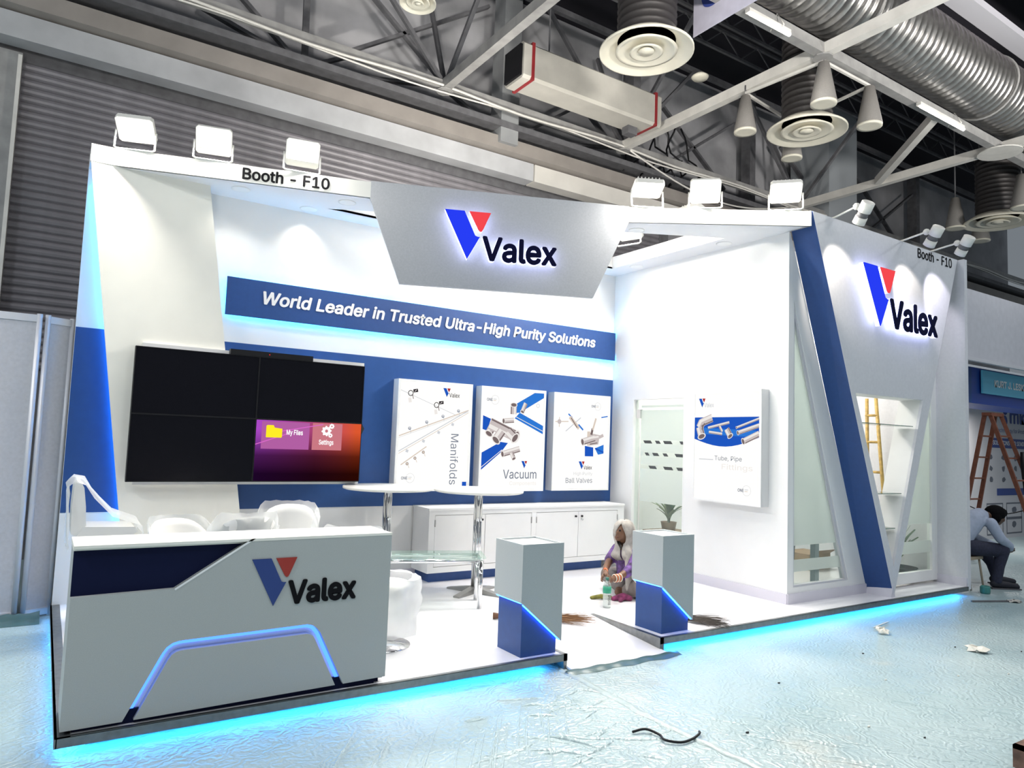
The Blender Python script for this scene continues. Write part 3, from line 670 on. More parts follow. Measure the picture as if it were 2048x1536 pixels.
# spot lights on arms over the angled logo board
for x, lab, k in ((6.47, 'white arm spotlight over the near corner of the triangle board', 0), (7.77, 'white arm spotlight over the middle of the triangle board', 1), (8.43, 'white arm spotlight over the small booth number', 2)):
    t = thing('arm_spotlight', lab, 'spotlight', (x, YV, ZF), 'arm spotlights')
    hx, hy, hz = x-.28, -.40, ZF-.12+.02*k
    obj('arm', MB().tube([(x, .2, ZF+.01), (x, YV, ZF+.02), (x-.22, -.30, ZF-.01)], .010, 6), LED_W, t)
    d = Vector((.25, .62, -.75)).normalized(); c = Vector((hx, hy, hz))
    obj('lamp_head', MB().tube([c-d*.12, c-d*.115, c-d*.02], [.055, .062, .062], 14), LED_W, t)
    obj('heat_sink', MB().tube([c-d*.02, c+d*.03], .052, 14), STEEL2, t, 'dark ribbed collar')
    obj('lamp_front', MB().tube([c+d*.03, c+d*.10], [.058, .06], 14), LED_W, t)
    obj('knuckle', MB().ball((x-.22, -.30, ZF-.01), .035), LED_W, t)
    spot('spot_beam', c+d*.13, (x+.03, YV, 3.45), 26, 58, .45, (1, .90, .76) if k < 2 else (.95, .88, 1), .03)
# ================================================================== televisions
def tv(x0, z0, lab, lit=False):
    wd, ht, y = 1.0279, .5769, 2.65
    t = thing('television', lab, 'television', (x0+wd/2, y, z0), 'video wall televisions')
    obj('casing', MB().box((x0, y+.006, z0), (x0+wd, y+.07, z0+ht)), BLACK, t)
    obj('bezel', MB().prism(rect(x0, z0, x0+wd, z0+ht), 0, .008, XZ(y-.002), [rect(x0+.006, z0+.008, x0+wd-.006, z0+ht-.006)]), BLACK, t)
    if not lit: obj('screen', MB().box((x0+.006, y+.001, z0+.008), (x0+wd-.006, y+.006, z0+ht-.006)), SCREEN, t)
    else:
        m, n, l = new_mat('menu_screen'); n.remove(n['Principled BSDF']); e = n.new('ShaderNodeEmission'); e.inputs[1].default_value = .9
        tc = n.new('ShaderNodeTexCoord'); sp = n.new('ShaderNodeSeparateXYZ'); l.new(tc.outputs['Generated'], sp.inputs[0])
        r1 = n.new('ShaderNodeValToRGB'); E_ = r1.color_ramp.elements; E_[0].color = (.42, .07, .60, 1); E_[1].color = (.75, .10, .03, 1); E_[1].position = .95; q = E_.new(.55); q.color = (.42, .06, .16, 1)
        r2 = n.new('ShaderNodeValToRGB'); F_ = r2.color_ramp.elements; F_[0].position = .12; F_[0].color = (.03, .025, .035, 1); F_[1].position = .85; F_[1].color = (1, 1, 1, 1); q = F_.new(.42); q.color = (.16, .14, .15, 1)
        mx = n.new('ShaderNodeMixRGB'); mx.blend_type = 'MULTIPLY'; mx.inputs[0].default_value = 1
        l.new(sp.outputs[0], r1.inputs[0]); l.new(sp.outputs[2], r2.inputs[0]); l.new(r1.outputs[0], mx.inputs[1]); l.new(r2.outputs[0], mx.inputs[2])
        l.new(mx.outputs[0], e.inputs[0]); l.new(e.outputs[0], n['Material Output'].inputs[0])
        s = obj('screen', MB().box((x0+.006, y+.001, z0+.008), (x0+wd-.006, y+.006, z0+ht-.006)), m, t, 'glowing purple and orange menu screen')
        f = XZ(y); tx = lambda u: x0+.006+u*1.014; tz = lambda v: z0+.008+v*.56
        def R4(a, b, c, d_): return rect(tx(a), tz(b), tx(c), tz(d_))
        obj('menu_tile', MB().prism(R4(.05, .53, .49, .985), -.001, 0, f), emit('tile_purple', (.46, .12, .38), .9), s); obj('menu_tile', MB().prism(R4(.52, .53, .81, .99), -.001, 0, f), emit('tile_pink', (.62, .20, .24), .9), s)
        for a, b in (((.0, .60), (.30, .80)), ((.23, .83), (.62, .97))): obj('light_streak', MB().prism(line2((tx(a[0]), tz(a[1])), (tx(b[0]), tz(b[1])), .008), -.0015, -.001, f), emit('streak_pink', (.75, .15, .62), .9), s)
        obj('folder_icon', MB().prism([(tx(a), tz(b)) for a, b in ((.09, .72), (.23, .72), (.235, .74), (.235, .87), (.165, .885), (.155, .925), (.10, .925), (.09, .91))], -.003, -.001, f), emit('folder_yellow', (.95, .80, .02), 1.0), s, 'yellow folder icon')
        W1 = emit('screen_white', (1, 1, 1), 1.0)
        letters('lettering', 'My Files', tx(.275), tz(.75), .155, .062, f, W1, s, d0=-.001, d1=-.003, bold=.02); letters('lettering', 'Settings', tx(.585), tz(.60), .145, .062, f, W1, s, d0=-.001, d1=-.003, bold=.02)
        for u, v, rr in ((.655, .86, .050), (.705, .945, .026), (.695, .785, .022)):
            g = [(tx(u)+rr*(1 if k % 4 < 2 else .8)*math.cos(2*math.pi*k/32), tz(v)+rr*(1 if k % 4 < 2 else .8)*math.sin(2*math.pi*k/32)) for k in range(32)]
            obj('gear_icon', MB().prism(g, -.003, -.001, f, [circ(tx(u), tz(v), rr*.32, 12)]), W1, s)
        obj('side_knob', MB().add([(x0+wd, y, z0+ht-.11), (x0+wd, y, z0+ht+.0), (x0+wd+.035, y+.02, z0+ht-.05), (x0+wd, y+.05, z0+ht-.11), (x0+wd, y+.05, z0+ht)], [(0, 2, 1), (1, 2, 4), (4, 2, 3), (3, 2, 0)]), BLACK, t)
tv(.44, 1.725, 'upper dark television next to the glowing panel edge'); tv(1.468, 1.725, 'upper dark television under the sound bar, next to the blue band')
tv(.44, 1.148, 'lower dark television next to the glowing panel edge'); tv(1.468, 1.148, 'lower television showing a purple and orange settings menu', True)
t = thing('mounting_board', 'thin white backing board behind the televisions', 'board', (1.5, 2.73, 1.1)); obj('board', MB().box((.5, 2.72, 1.12), (2.515, 2.768, 2.34)), WHITE, t)
obj('stand_off', MB().box((1.6, 2.768, 1.3), (2.4, 2.998, 2.2)), WHITE, t)
t = thing('sound_bar', 'slim black sound bar resting on the upper televisions', 'sound bar', (1.58, 2.66, 2.30)); obj('body', MB().box((1.205, 2.645, 2.301), (1.965, 2.71, 2.352)), BLACK, t)
obj('indicator', MB().box((1.55, 2.643, 2.325), (1.556, 2.646, 2.331)), emit('red_dot', (1, .02, .02), 2), t, 'red indicator dot')
# ================================================================== lightboxes
FACE = emit('lightbox_face', (1, .985, .95), .98)
PB = {k: emit('backlit_'+k, c, s) for k, c, s in (('blue', (.015, .10, .55), .9), ('sky', (.03, .20, .70), .9), ('steel', (.62, .55, .54), .9), ('pale', (.85, .81, .78), .95), ('shade', (.20, .15, .15), .9), ('dark', (.03, .025, .03), .9), ('slate', (.20, .23, .30), .9), ('light', (.62, .64, .68), .95), ('red', (.45, .03, .03), .9), ('tan', (.70, .60, .52), .95), ('navy', (.02, .03, .12), .9))}
FRAME = mat('lightbox_frame', (.72, .72, .73), .4, .2)
class Poster:
    """flat print on a lightbox face; a = drawing plane, sign = direction out of the face"""
    def __init__(s, t, f): s.t = t; s.f = f; s.k = 0; s.acc = {}
    def poly(s, m, pts, lay=1):
        s.acc.setdefault((m, lay), MB()).prism(pts, -.0006*lay, -.0006*lay-.0004, s.f); return s
    def ln(s, m, p, q, wd, lay=1): return s.poly(m, line2(p, q, wd), lay)
    def ring(s, m, x, y, r, wd, lay=1, n=24):
        s.acc.setdefault((m, lay), MB()).prism(circ(x, y, r, n), -.0006*lay, -.0006*lay-.0004, s.f, [circ(x, y, r-wd, n)]); return s
    def pipe(s, p, q, wd, lay=2, end=True):
        a = Vector((q[0]-p[0], q[1]-p[1])).normalized(); n = Vector((-a.y, a.x))
        s.ln('steel', p, q, wd, lay); 
        o = n*wd*.22; s.ln('pale', (p[0]+o.x, p[1]+o.y), (q[0]+o.x, q[1]+o.y), wd*.34, lay+1)
        o = -n*wd*.38; s.ln('shade', (p[0]+o.x, p[1]+o.y), (q[0]+o.x, q[1]+o.y), wd*.14, lay+1)
        if end:
            an = math.atan2(a.y, a.x)
            el = lambda r1, r2: [(p[0]+math.cos(an)*r1*math.cos(t)-math.sin(an)*r2*math.sin(t), p[1]+math.sin(an)*r1*math.cos(t)+math.cos(an)*r2*math.sin(t)) for t in [2*math.pi*k/18 for k in range(18)]]
            s.poly('pale', el(wd*.34, wd*.60), lay+2); s.poly('shade', el(wd*.24, wd*.45), lay+3)
        return s
    def one(s, x, y, h):
        letters('lettering', 'ONE', x, y, h*2.3, h, s.f, PB['slate'], s.t, d0=-.001, d1=-.0015, bold=.02)
        s.ring('light', x+h*3.3, y+h*.5, h*1.6, h*.10); s.ln('light', (x+h*2.6, y+h*.75), (x+h*3.9, y+h*.75), h*.22); s.ln('tan', (x+h*2.6, y+h*.25), (x+h*3.7, y+h*.25), h*.2)
    def logo(s, x, y, h, txt=True):
        s.poly('slate', V_BLUE(x, y, h), 2); s.poly('blue', [(p[0]+h*.02, p[1]) for p in V_BLUE(x, y, h*.96)], 3); s.poly('red', V_RED(x, y, h), 2)
        if txt: letters('lettering', 'Valex', x+.80*h, y-1.0*h, 1.35*h, .5*h, s.f, PB['dark'] if txt == 1 else PB['light'], s.t, d0=-.001, d1=-.0015, bold=.008)
    def text(s, st, x, y, wd, ht, m, **k): letters('lettering', st, x, y, wd, ht, s.f, PB[m], s.t, d0=-.001, d1=-.0015, **k)
    def done(s):
        for (m, lay), mb in s.acc.items(): obj('printed_shape', mb, PB[m], s.t, kind='stuff')
def lightbox(x0, x1, z0, z1, lab):
    t = thing('lightbox', lab, 'lightbox', ((x0+x1)/2, YB, z0), 'poster lightboxes')
    obj('casing', MB().prism(rect(x0, z0, x1, z1), 0, .12, XZ(2.876)), FRAME, t); obj('frame', MB().prism(rect(x0, z0, x1, z1), 0, .012, XZ(2.866), [rect(x0+.025, z0+.025, x1-.025, z1-.025)]), WHITE, t)
    obj('lit_face', MB().box((x0+.025, 2.872, z0+.025), (x1-.025, 2.876, z1-.025)), FACE, t, 'glowing white poster face')
    return t, Poster(t, XZ(2.8715))
t, p = lightbox(2.97, 3.885, 1.03, 2.23, 'glowing lightbox poster of pipe manifolds with vertical title')
p.ln('light', (3.0, 2.11), (3.69, 1.868), .006).ln('tan', (3.003, 1.619), (3.842, 1.933), .012).ln('light', (3.003, 1.60), (3.842, 1.915), .004).ln('light', (3.006, 1.455), (3.842, 1.93), .010).ln('tan', (3.006, 1.43), (3.842, 1.905), .006).ln('tan', (3.039, 1.31), (3.334, 1.512), .012)
for x, z in ((3.117, 2.082), (3.434, 1.97)):
    p.ring('dark', x, z, .032, .008, 2); p.ln('dark', (x+.03, z+.025), (x+.085, z+.035), .035, 2); p.ln('pale', (x+.045, z+.02), (x+.07, z+.04), .006, 3); p.ln('shade', (x+.02, z-.01), (x+.035, z-.06), .008, 2); p.ln('pale', (x-.01, z-.05), (x+.0, z-.10), .035, 1)
for x, z in ((3.123, 1.704), (3.323, 1.779), (3.519, 1.851), (3.712, 1.921)): p.poly('slate', circ(x, z, .018, 14), 2).poly('light', circ(x, z+.004, .013, 14), 3).ln('light', (x+.01, z-.01), (x+.016, z-.05), .007)
for x, z in ((3.113, 1.323), (3.202, 1.384), (3.299, 1.45)): p.poly('shade', circ(x, z, .017, 14), 2).poly('tan', circ(x, z, .012, 14), 3).ln('tan', (x+.01, z-.01), (x+.025, z-.045), .006)
for x, z in ((3.09, 1.465), (3.28, 1.575), (3.46, 1.675), (3.63, 1.77)): p.ln('light', (x, z), (x+.03, z-.01), .03)
p.poly('blue', rect(3.795, 1.06, 3.85, 1.131)); p.logo(3.508, 2.164, .098); p.one(3.05, 1.155, .032)
p.text('Manifolds', 3.63, 1.10, .56, .10, 'slate', vert=True); p.done()
t, p = lightbox(4.005, 4.915, 1.02, 2.227, 'glowing lightbox poster of vacuum pipe fittings on blue stripes')
p.poly('sky', [(4.478, 2.04), (4.748, 2.191), (4.885, 2.193), (4.885, 2.138), (4.54, 1.943), (4.44, 1.93)]).poly('sky', [(4.54, 1.943), (4.885, 1.80), (4.885, 1.70), (4.47, 1.873)]).ln('pale', (4.48, 1.895), (4.885, 1.735), .008, 2)
p.poly('blue', [(4.035, 1.889), (4.144, 1.852), (4.097, 1.714), (4.035, 1.731)]).poly('blue', [(4.035, 1.462), (4.286, 1.591), (4.388, 1.58), (4.299, 1.474), (4.035, 1.265)]).ln('pale', (4.035, 1.295), (4.31, 1.50), .008, 2)
p.pipe((4.45, 2.03), (4.45, 1.92), .085, 4).pipe((4.575, 1.955), (4.62, 2.06), .055, 4).pipe((4.315, 1.835), (4.46, 1.85), .06, 4).pipe((4.12, 1.68), (4.20, 1.83), .10, 5).pipe((4.50, 1.66), (4.13, 1.80), .135, 7).pipe((4.215, 1.61), (4.30, 1.72), .115, 11).pipe((4.48, 1.64), (4.38, 1.72), .12, 11)
p.pipe((4.315, 1.45), (4.555, 1.515), .07, 5).pipe((4.475, 1.40), (4.44, 1.47), .055, 9).ring('light', 4.80, 2.04, .025, .006, 3)
p.one(4.078, 2.058, .034); p.logo(4.587, 1.374, .087, False); p.text('Vacuum', 4.335, 1.165, .475, .105, 'slate', bold=.005); p.text('Components', 4.43, 1.08, .38, .055, 'pale'); p.done()
t, p = lightbox(5.04, 5.945, 1.022, 2.225, 'glowing lightbox poster of copper coloured ball valves')
p.ln('tan', (5.064, 1.862), (5.272, 1.872), .012).poly('steel', circ(5.13, 1.865, .03, 12), 2).ln('tan', (5.13, 1.80), (5.13, 1.92), .01).ln('sky', (5.268, 1.967), (5.33, 1.92), .018).ln('sky', (5.43, 1.84), (5.507, 1.775), .022).ln('tan', (5.29, 1.93), (5.44, 1.79), .045, 2).ln('shade', (5.31, 1.92), (5.41, 1.80), .012, 3).ln('light', (5.233, 1.75), (5.465, 1.928), .012)
p.pipe((5.50, 1.625), (5.70, 1.68), .085, 4).ln('tan', (5.60, 1.58), (5.60, 1.76), .05, 3).poly('steel', [(5.60, 1.58), (5.76, 1.60), (5.78, 1.72), (5.62, 1.74)], 3).ln('shade', (5.62, 1.60), (5.74, 1.62), .012, 8).ln('pale', (5.63, 1.68), (5.76, 1.70), .025, 8).ln('shade', (5.64, 1.72), (5.66, 1.80), .035, 5).ln('tan', (5.66, 1.78), (5.71, 1.93), .026, 6).ln('sky', (5.80, 1.945), (5.905, 1.965), .014).ln('steel', (5.77, 1.69), (5.84, 1.72), .04, 2)
p.poly('blue', [(5.542, 1.578), (5.679, 1.56), (5.683, 1.447), (5.546, 1.447)]).poly('sky', [(5.705, 1.55), (5.85, 1.60), (5.85, 1.486), (5.76, 1.47)]).ln('blue', (5.71, 1.55), (5.85, 1.50), .02, 2)
p.one(5.63, 2.066, .032); p.logo(5.45, 1.382, .10); p.text('High Purity', 5.375, 1.20, .30, .052, 'light'); p.text('Ball Valves', 5.255, 1.115, .42, .062, 'slate'); p.done()
# side wall lightbox (faces the booth interior)
t = thing('lightbox', 'glowing lightbox poster of tubes and elbow pipe on the side wall', 'lightbox', (XC, 1.0, 1.03), 'poster lightboxes')
SW = lambda u, v, d: (5.964+d, -u, v)
obj('casing', MB().box((5.974, .555, 1.03), (XC-.002, 1.475, 2.235)), FRAME, t); obj('frame', MB().prism(rect(-1.475, 1.03, -.555, 2.235), 0, .012, SW, [rect(-1.45, 1.055, -.58, 2.21)]), WHITE, t)
obj('lit_face', MB().box((5.970, .58, 1.055), (5.974, 1.45, 2.21)), FACE, t, 'glowing white poster face')
p = Poster(t, lambda u, v, d: (5.9695+d, -u, v))
p.poly('blue', [(-1.45, 1.946), (-.58, 1.95), (-.58, 1.735)]+[(-.58-.87*k/10, 1.735-.09*math.sin(math.pi*k/10)-.003*k) for k in range(1, 10)]+[(-1.45, 1.706)]).ln('sky', (-1.40, 1.80), (-.62, 1.77), .07, 2)
p.pipe((-1.345, 1.735), (-1.38, 1.84), .10, 4).pipe((-1.38, 1.83), (-1.34, 1.90), .10, 3, False).pipe((-1.36, 1.885), (-1.20, 1.94), .09, 3, False)
p.pipe((-1.257, 1.83), (-.964, 1.89), .03, 4, False).pipe((-1.10, 1.855), (-1.06, 1.79), .03, 4, False).pipe((-1.244, 1.785), (-1.06, 1.765), .03, 4, False).pipe((-.95, 1.745), (-1.0, 1.82), .07, 4).pipe((-.87, 1.835), (-.58, 1.93), .025, 4).pipe((-.85, 1.78), (-.58, 1.86), .045, 4).pipe((-.78, 1.69), (-.58, 1.775), .065, 4)
p.logo(-1.395, 2.157, .10, 2); p.text('Tube, Pipe', -1.16, 1.468, .363, .062, 'slate'); p.text('Fittings', -1.06, 1.37, .40, .075, 'pale'); p.one(-.845, 1.165, .034); p.ln('light', (-1.38, 1.485), (-1.18, 1.485), .010); p.done()
# ================================================================== reception counter
YC = .02
ct = thing('reception_counter', 'grey reception counter with navy inset and glowing blue arch groove', 'counter', (.85, .2, ZP))
navy = [(.008, 1.012), (.86, 1.012), (.476, .768), (.008, .760)]
GO = [(.277, .122), (.440, .44), (.46, .468), (.487, .486), (.515, .493), (.541, .495), (1.202, .506), (1.235, .497), (1.259, .478), (1.283, .449), (1.437, .135)]
GI = [(.329, .122), (.470, .40), (.487, .425), (.508, .438), (.53, .443), (.553, .444), (1.205, .452), (1.222, .447), (1.237, .438), (1.252, .415), (1.388, .135)]
face = [(.008, .120), GO[0]]+GO[1:]+[(1.705, .140), (1.705, 1.012), (.86, 1.012), (.476, .768), (.008, .760)]
obj('front_panel', MB().prism(face, 0, .045, XZ(YC)), CGREY, ct); obj('arch_panel', MB().prism([GI[0]]+GI[1:], 0, .045, XZ(YC)), CGREY, ct)
obj('navy_inset', MB().prism([(.008, 1.012), (.86, 1.012), (.476, .768), (.008, .760)], .035, .05, XZ(YC)), NAVY, ct, 'recessed navy panel')
obj('inset_edge', MB().prism([(.86, 1.012), (.88, 1.012), (.482, .760), (.476, .768)], -.002, .03, XZ(YC)), WHITE, ct)
obj('groove_back', MB().prism(GO+GI[::-1], .046, .05, XZ(YC)), WHITE, ct)
gl = MB()
for i in range(len(GO)-1): gl.bar((GO[i][0]*.72+GI[i][0]*.28, YC+.040, GO[i][1]*.72+GI[i][1]*.28), (GO[i+1][0]*.72+GI[i+1][0]*.28, YC+.040, GO[i+1][1]*.72+GI[i+1][1]*.28), .009, .02)
obj('groove_light', gl, emit('groove_led', (.05, .17, 1.0), 3.2), ct, 'glowing blue strip in the groove')
obj('side_panel', MB().box((.008, YC+.045, ZP+.02), (.03, .37, .985)), CGREY, ct); obj('side_panel', MB().box((1.68, YC+.045, ZP+.02), (1.705, .37, .985)), CGREY, ct)
obj('inner_back', MB().box((.03, YC+.05, ZP), (1.68, YC+.07, .985)), NAVY, ct)
obj('worktop', MB().box((.006, YC+.03, .985), (1.707, .38, 1.012)), CREAM, ct, 'cream worktop'); obj('worktop_lip', MB().box((.006, YC-.002, .998), (1.707, YC+.04, 1.013)), CREAM, ct)
obj('shelf', MB().box((.03, .09, .70), (1.68, .36, .72)), WHITE, ct)
obj('plinth', MB().box((.06, YC+.03, ZP), (1.645, .34, .17)), NAVY, ct, 'dark plinth')
lg = thing('counter_logo', 'flat company logo lettering on the grey counter front', 'lettering', (1.2, YC, .76))
logo(lg, .866, .897, .265, XZ(YC-.001), False, txw=1.55, th=.006, bold=.03)
# ================================================================== pedestals
def pedestal(x, y, lab):
    t = thing('display_pedestal', lab, 'pedestal', (x+.18, y+.18, ZP), 'display pedestals')
    wd = .36; zt = .885
    def cz(u): return .485-(u-x)*(.30/wd)   # slanted lower rim on the aisle side
    def ring(x0, y0, x1, y1, th, z0f, z1):   # four thin sides with slanted lower rim
        m = MB()
        m.prism([(x0, z0f(x0)), (x1, z0f(x1)), (x1, z1), (x0, z1)], 0, th, XZ(y0)); m.prism([(x0, z0f(x0)), (x1, z0f(x1)), (x1, z1), (x0, z1)], 0, th, XZ(y1-th))
        for xa, xb in ((x0, x0+th), (x1-th, x1)):
            m.prism([(xa, z0f(xa)), (xb, z0f(xb)), (xb, z1), (xa, z1)], y0+th-y0+.0, y1-y0-th, XZ(y0))
        return m
    obj('upper_shell', ring(x, y, x+wd, y+wd, .02, cz, zt), PGREY, t, 'grey laminate upper shell')
    obj('lower_core', MB().prism([(x+.025, ZP), (x+wd-.03, ZP), (x+wd-.03, cz(x+wd-.03)+.05), (x+.025, cz(x+.025)+.05)], .028, wd-.028, XZ(y)), BLUE, t, 'blue core')
    gl = MB().bar((x+.02, y+.015, cz(x+.02)-.004), (x+wd-.01, y+.015, cz(x+wd-.01)-.004), .010, .006).bar((x+.012, y+.02, cz(x)-.008), (x+.012, y+wd-.02, cz(x)-.008), .010, .006)
    obj('light_strip', gl, emit('pedestal_led', (.02, .16, 1.0), 20.0), t, 'glowing blue strip')
    obj('top_board', MB().box((x+.02, y+.02, zt-.02), (x+wd-.02, y+wd-.02, zt-.012)), WHITE, t)
    return t
pedestal(2.715, .036, 'grey and blue display pedestal at the ramp on the counter side')
pedestal(4.10, .056, 'grey and blue display pedestal at the ramp in front of the seated woman')
# ================================================================== storage cabinet
cb = thing('storage_cabinet', 'low white storage cabinet with four doors on a blue plinth', 'cabinet', (4.6, 2.8, ZP))
CX0, CX1, CY0 = 3.27, 5.98, 2.60
obj('body', MB().box((CX0, CY0+.02, .20), (CX1, 2.985, .85)), WHITE, cb); obj('top', MB().box((CX0-.01, CY0-.01, .85), (CX1, 2.985, .872)), WHITE, cb)
obj('plinth', MB().box((CX0+.05, CY0+.06, ZP), (CX1-.3, 2.985, .20)), BLUE, cb, 'blue plinth')
face_ = MB().prism(rect(CX0, .20, CX1, .85), 0, .02, XZ(CY0), [rect(CX0+.07+k*1.30, .26, CX0+.07+k*1.30+1.235, .80) for k in (0, 1)]); obj('face_frame', face_, WHITE, cb)
for k in range(4):
    x0 = CX0+.074+(k//2)*1.30+(k % 2)*.617; d = obj('door', MB().box((x0, CY0+.003, .265), (x0+.611, CY0+.02, .795)), WHITE, cb)
    kx = x0+.57 if k % 2 == 0 else x0+.045
    if k != 1: obj('lock', MB().tube([(kx, CY0+.004, .74), (kx, CY0-.015, .74)], .012, 10), BLACK, d)
    if k == 3: obj('lock', MB().tube([(kx, CY0+.004, .70), (kx, CY0-.015, .70)], .012, 10), CHROME, d)
    hx = x0-.002 if k % 2 == 0 else x0+.612
    for z in (.36, .68): obj('hinge', MB().tube([(hx, CY0, z), (hx, CY0, z+.07)], .007, 8), STEELP, d)
# ================================================================== cocktail tables
def cocktail(lab, x, y):
    t = thing('cocktail_table', lab, 'table', (x, y, ZP), 'cocktail tables')
    obj('table_top', MB().lathe([(0, .985), (.425, .985), (.445, .992), (.448, 1.005), (.445, 1.015), (0, 1.018)], (0, 0, 0), 44), mat('tabletop_cream', (.82, .81, .77), .4), t, world=False)
    for a in range(3): obj('column', MB().tube([(.028*math.cos(a*2.09), .028*math.sin(a*2.09), .04), (.028*math.cos(a*2.09), .028*math.sin(a*2.09), .985)], .019, 10), CHROME, t, world=False)
    obj('collar', MB().lathe([(.12, .965), (.12, .985), (0, .985)], (0, 0, 0), 18), CHROME, t, world=False)
    for a in range(4):
        f = MB().prism([(.0, .0), (.32, .0), (.32, .015), (.05, .06), (0, .06)], -.035, .035, lambda u, v, d: (u, d, v))
        c, s_ = math.cos(a*math.pi/2+.45), math.sin(a*math.pi/2+.45); f.v = [(v[0]*c-v[1]*s_, v[0]*s_+v[1]*c, v[2]) for v in f.v]
        obj('foot', f, STEELP, t, world=False)
    return t
c1 = cocktail('round white cocktail table in front of the vacuum poster', 3.52, 2.03)
copy_tree(c1, (2.74, 2.47, ZP), .3, 'round white cocktail table next to the lit television')
# ================================================================== glass table
gt = thing('glass_table', 'chrome framed glass table behind the counter', 'table', (2.55, 2.0, ZP))
LG = [(3.22, 1.44), (3.36, 1.74), (2.1, 2.20), (1.96, 1.88)]
zt = .55
for x, y in LG: obj('leg', MB().tube([(x, y, ZP), (x, y, zt-.03)], .022, 12), CHROME, gt)
fr = MB()
for i in range(4): a, b = LG[i], LG[(i+1) % 4]; fr.tube([(*a, zt-.03), (*b, zt-.03)], .018, 8)
obj('frame', fr, CHROME, gt)
obj('glass_top', MB().prism([(3.25, 1.40), (3.41, 1.76), (2.06, 2.25), (1.90, 1.87)], zt-.008, zt+.006, XY(0)), glassy('table_glass', (.55, .75, .68), .16, .02, .10), gt)
# ================================================================== wrapped tub chairs
CHW = mat('chair_white', (.80, .79, .77), .45)
def tub(lab, x, y, rz, h=.86, seat=.50):
    t = thing('wrapped_chair', lab, 'chair', (x, y, ZP), 'plastic wrapped chairs'); t.rotation_euler.z = rz
    obj('base', MB().lathe([(0, 0), (.22, 0), (.22, .008), (.03, .03), (0, .03)], (0, 0, 0), 26), CHROME, t, 'chrome round base', world=False); obj('pole', MB().tube([(0, 0, .02), (0, 0, seat-.06)], .025, 12), CHROME, t, world=False)
    obj('seat', MB().lathe([(0, seat-.06), (.17, seat-.06), (.215, seat-.03), (.22, seat), (.19, seat+.03), (0, seat+.045)], (0, 0, 0), 26), CHW, t, world=False)
    bk = MB(); vs = []; fs = []; n = 15; rows = 6
    for sgn in (0, 1):
        for j in range(rows+1):
            for i in range(n):
                a = math.pi*(.08+.84*i/(n-1)); w_ = (i/(n-1)-.5)*2; top = seat+(h-seat)*(1-.55*abs(w_)**3)
                z = seat-.03+(top-seat+.03)*j/rows; r = .225+.04*j/rows-(.025 if sgn else 0)
                vs.append((r*math.cos(a), r*math.sin(a)*1.02, z))
    L = (rows+1)*n
    for j in range(rows):
        for i in range(n-1):
            q = j*n+i; fs += [(q, q+1, q+n+1, q+n), (L+q, L+q+n, L+q+n+1, L+q+1)]
    for i in range(n-1): fs.append((rows*n+i, rows*n+i+1, L+rows*n+i+1, L+rows*n+i)); fs.append((i, L+i, L+i+1, i+1))
    for j in range(rows): fs.append((j*n, (j+1)*n, L+(j+1)*n, L+j*n)); fs.append((j*n+n-1, L+j*n+n-1, L+(j+1)*n+n-1, (j+1)*n+n-1))
    obj('backrest', bk.add(vs, fs, True), CHW, t, world=False)
    cv = MB(); vs = []; fs = []; n = 36; rows = 14; rr = random.Random(int(x*100)+7)
    for j in range(rows+1):
        f = j/rows; z = .10+(h+.03-.10)*f
        for i in range(n):
            a = 2*math.pi*i/n; back = max(0, math.sin(a))
            topf = 1 if back > .0 else 0
            lim = seat+.07+(h+.03-seat-.07)*min(1, max(0, math.sin(a)*1.3+.25)); zz = min(z, lim)
            fr_ = max(0, (z-lim)/.5) if z > lim else 0
            r = (.275+.012*math.sin(5*a+f*7)+.010*rr.uniform(-1, 1))*(1-.65*fr_)
            if f < .25: r *= 1.0-.12*(1-f*4)*(.5+.5*math.sin(7*a))
            vs.append((r*math.cos(a), r*math.sin(a), zz+.006*rr.uniform(-1, 1)))
    for j in range(rows):
        for i in range(n): fs.append((j*n+i, j*n+(i+1) % n, (j+1)*n+(i+1) % n, (j+1)*n+i))
    cv.add(vs, fs, True); me = bpy.data.meshes.new('plastic_cover'); me.from_pydata(cv.v, [], cv.f); [setattr(p_, 'use_smooth', True) for p_ in me.polygons]; me.materials.append(PLAST)
    obj('plastic_cover', me, None, t, 'crumpled clear plastic cover', world=False)
    return t
tub('plastic wrapped chair behind the counter, small one with a tucked corner', .82, 1.86, .4, .80)
tub('plastic wrapped chair behind the counter with broad domed top', 1.10, 1.42, -2.9+6.2, .90)
tub('plastic wrapped chair behind the counter below the blue band', 1.55, 1.82, -.5, .90)
tub('plastic wrapped chair barely showing over the counter end', 2.0, 1.38, 2.6, .78)
tub('plastic wrapped chair standing past the counter end on the white floor', 1.99, .78, 1.2, .62, .42)
# tall stool in profile
t = thing('wrapped_bar_stool', 'tall white bar stool wrapped in plastic by the glowing wall edge', 'stool', (.30, 2.30, ZP))
obj('base', MB().lathe([(0, 0), (.22, 0), (.22, .01), (.03, .03), (0, .03)], (.30, 2.30, ZP), 26), CHROME, t, 'dark chrome round base'); obj('pole', MB().tube([(.30, 2.30, ZP+.02), (.30, 2.30, .78)], .026, 12), CHROME, t)
obj('seat', MB().prism([(.10, .78), (.14, .76), (.46, .77), (.50, .80), (.48, .84), (.14, .85)], -.19, .19, XZ(2.30)), CHW, t)
obj('backrest', MB().prism([(.06, .80), (.10, .78), (.155, .86), (.145, 1.0), (.125, 1.14), (.10, 1.19), (.075, 1.195), (.06, 1.15), (.055, 1.0)], -.18, .18, XZ(2.30)), CHW, t)
cvm = MB(); vs = []; fs = []; prof = [(.045, .70), (.035, .90), (.03, 1.08), (.02, 1.17), (.055, 1.225), (.12, 1.205), (.20, 1.10), (.33, .95), (.52, .87), (.55, .78)]
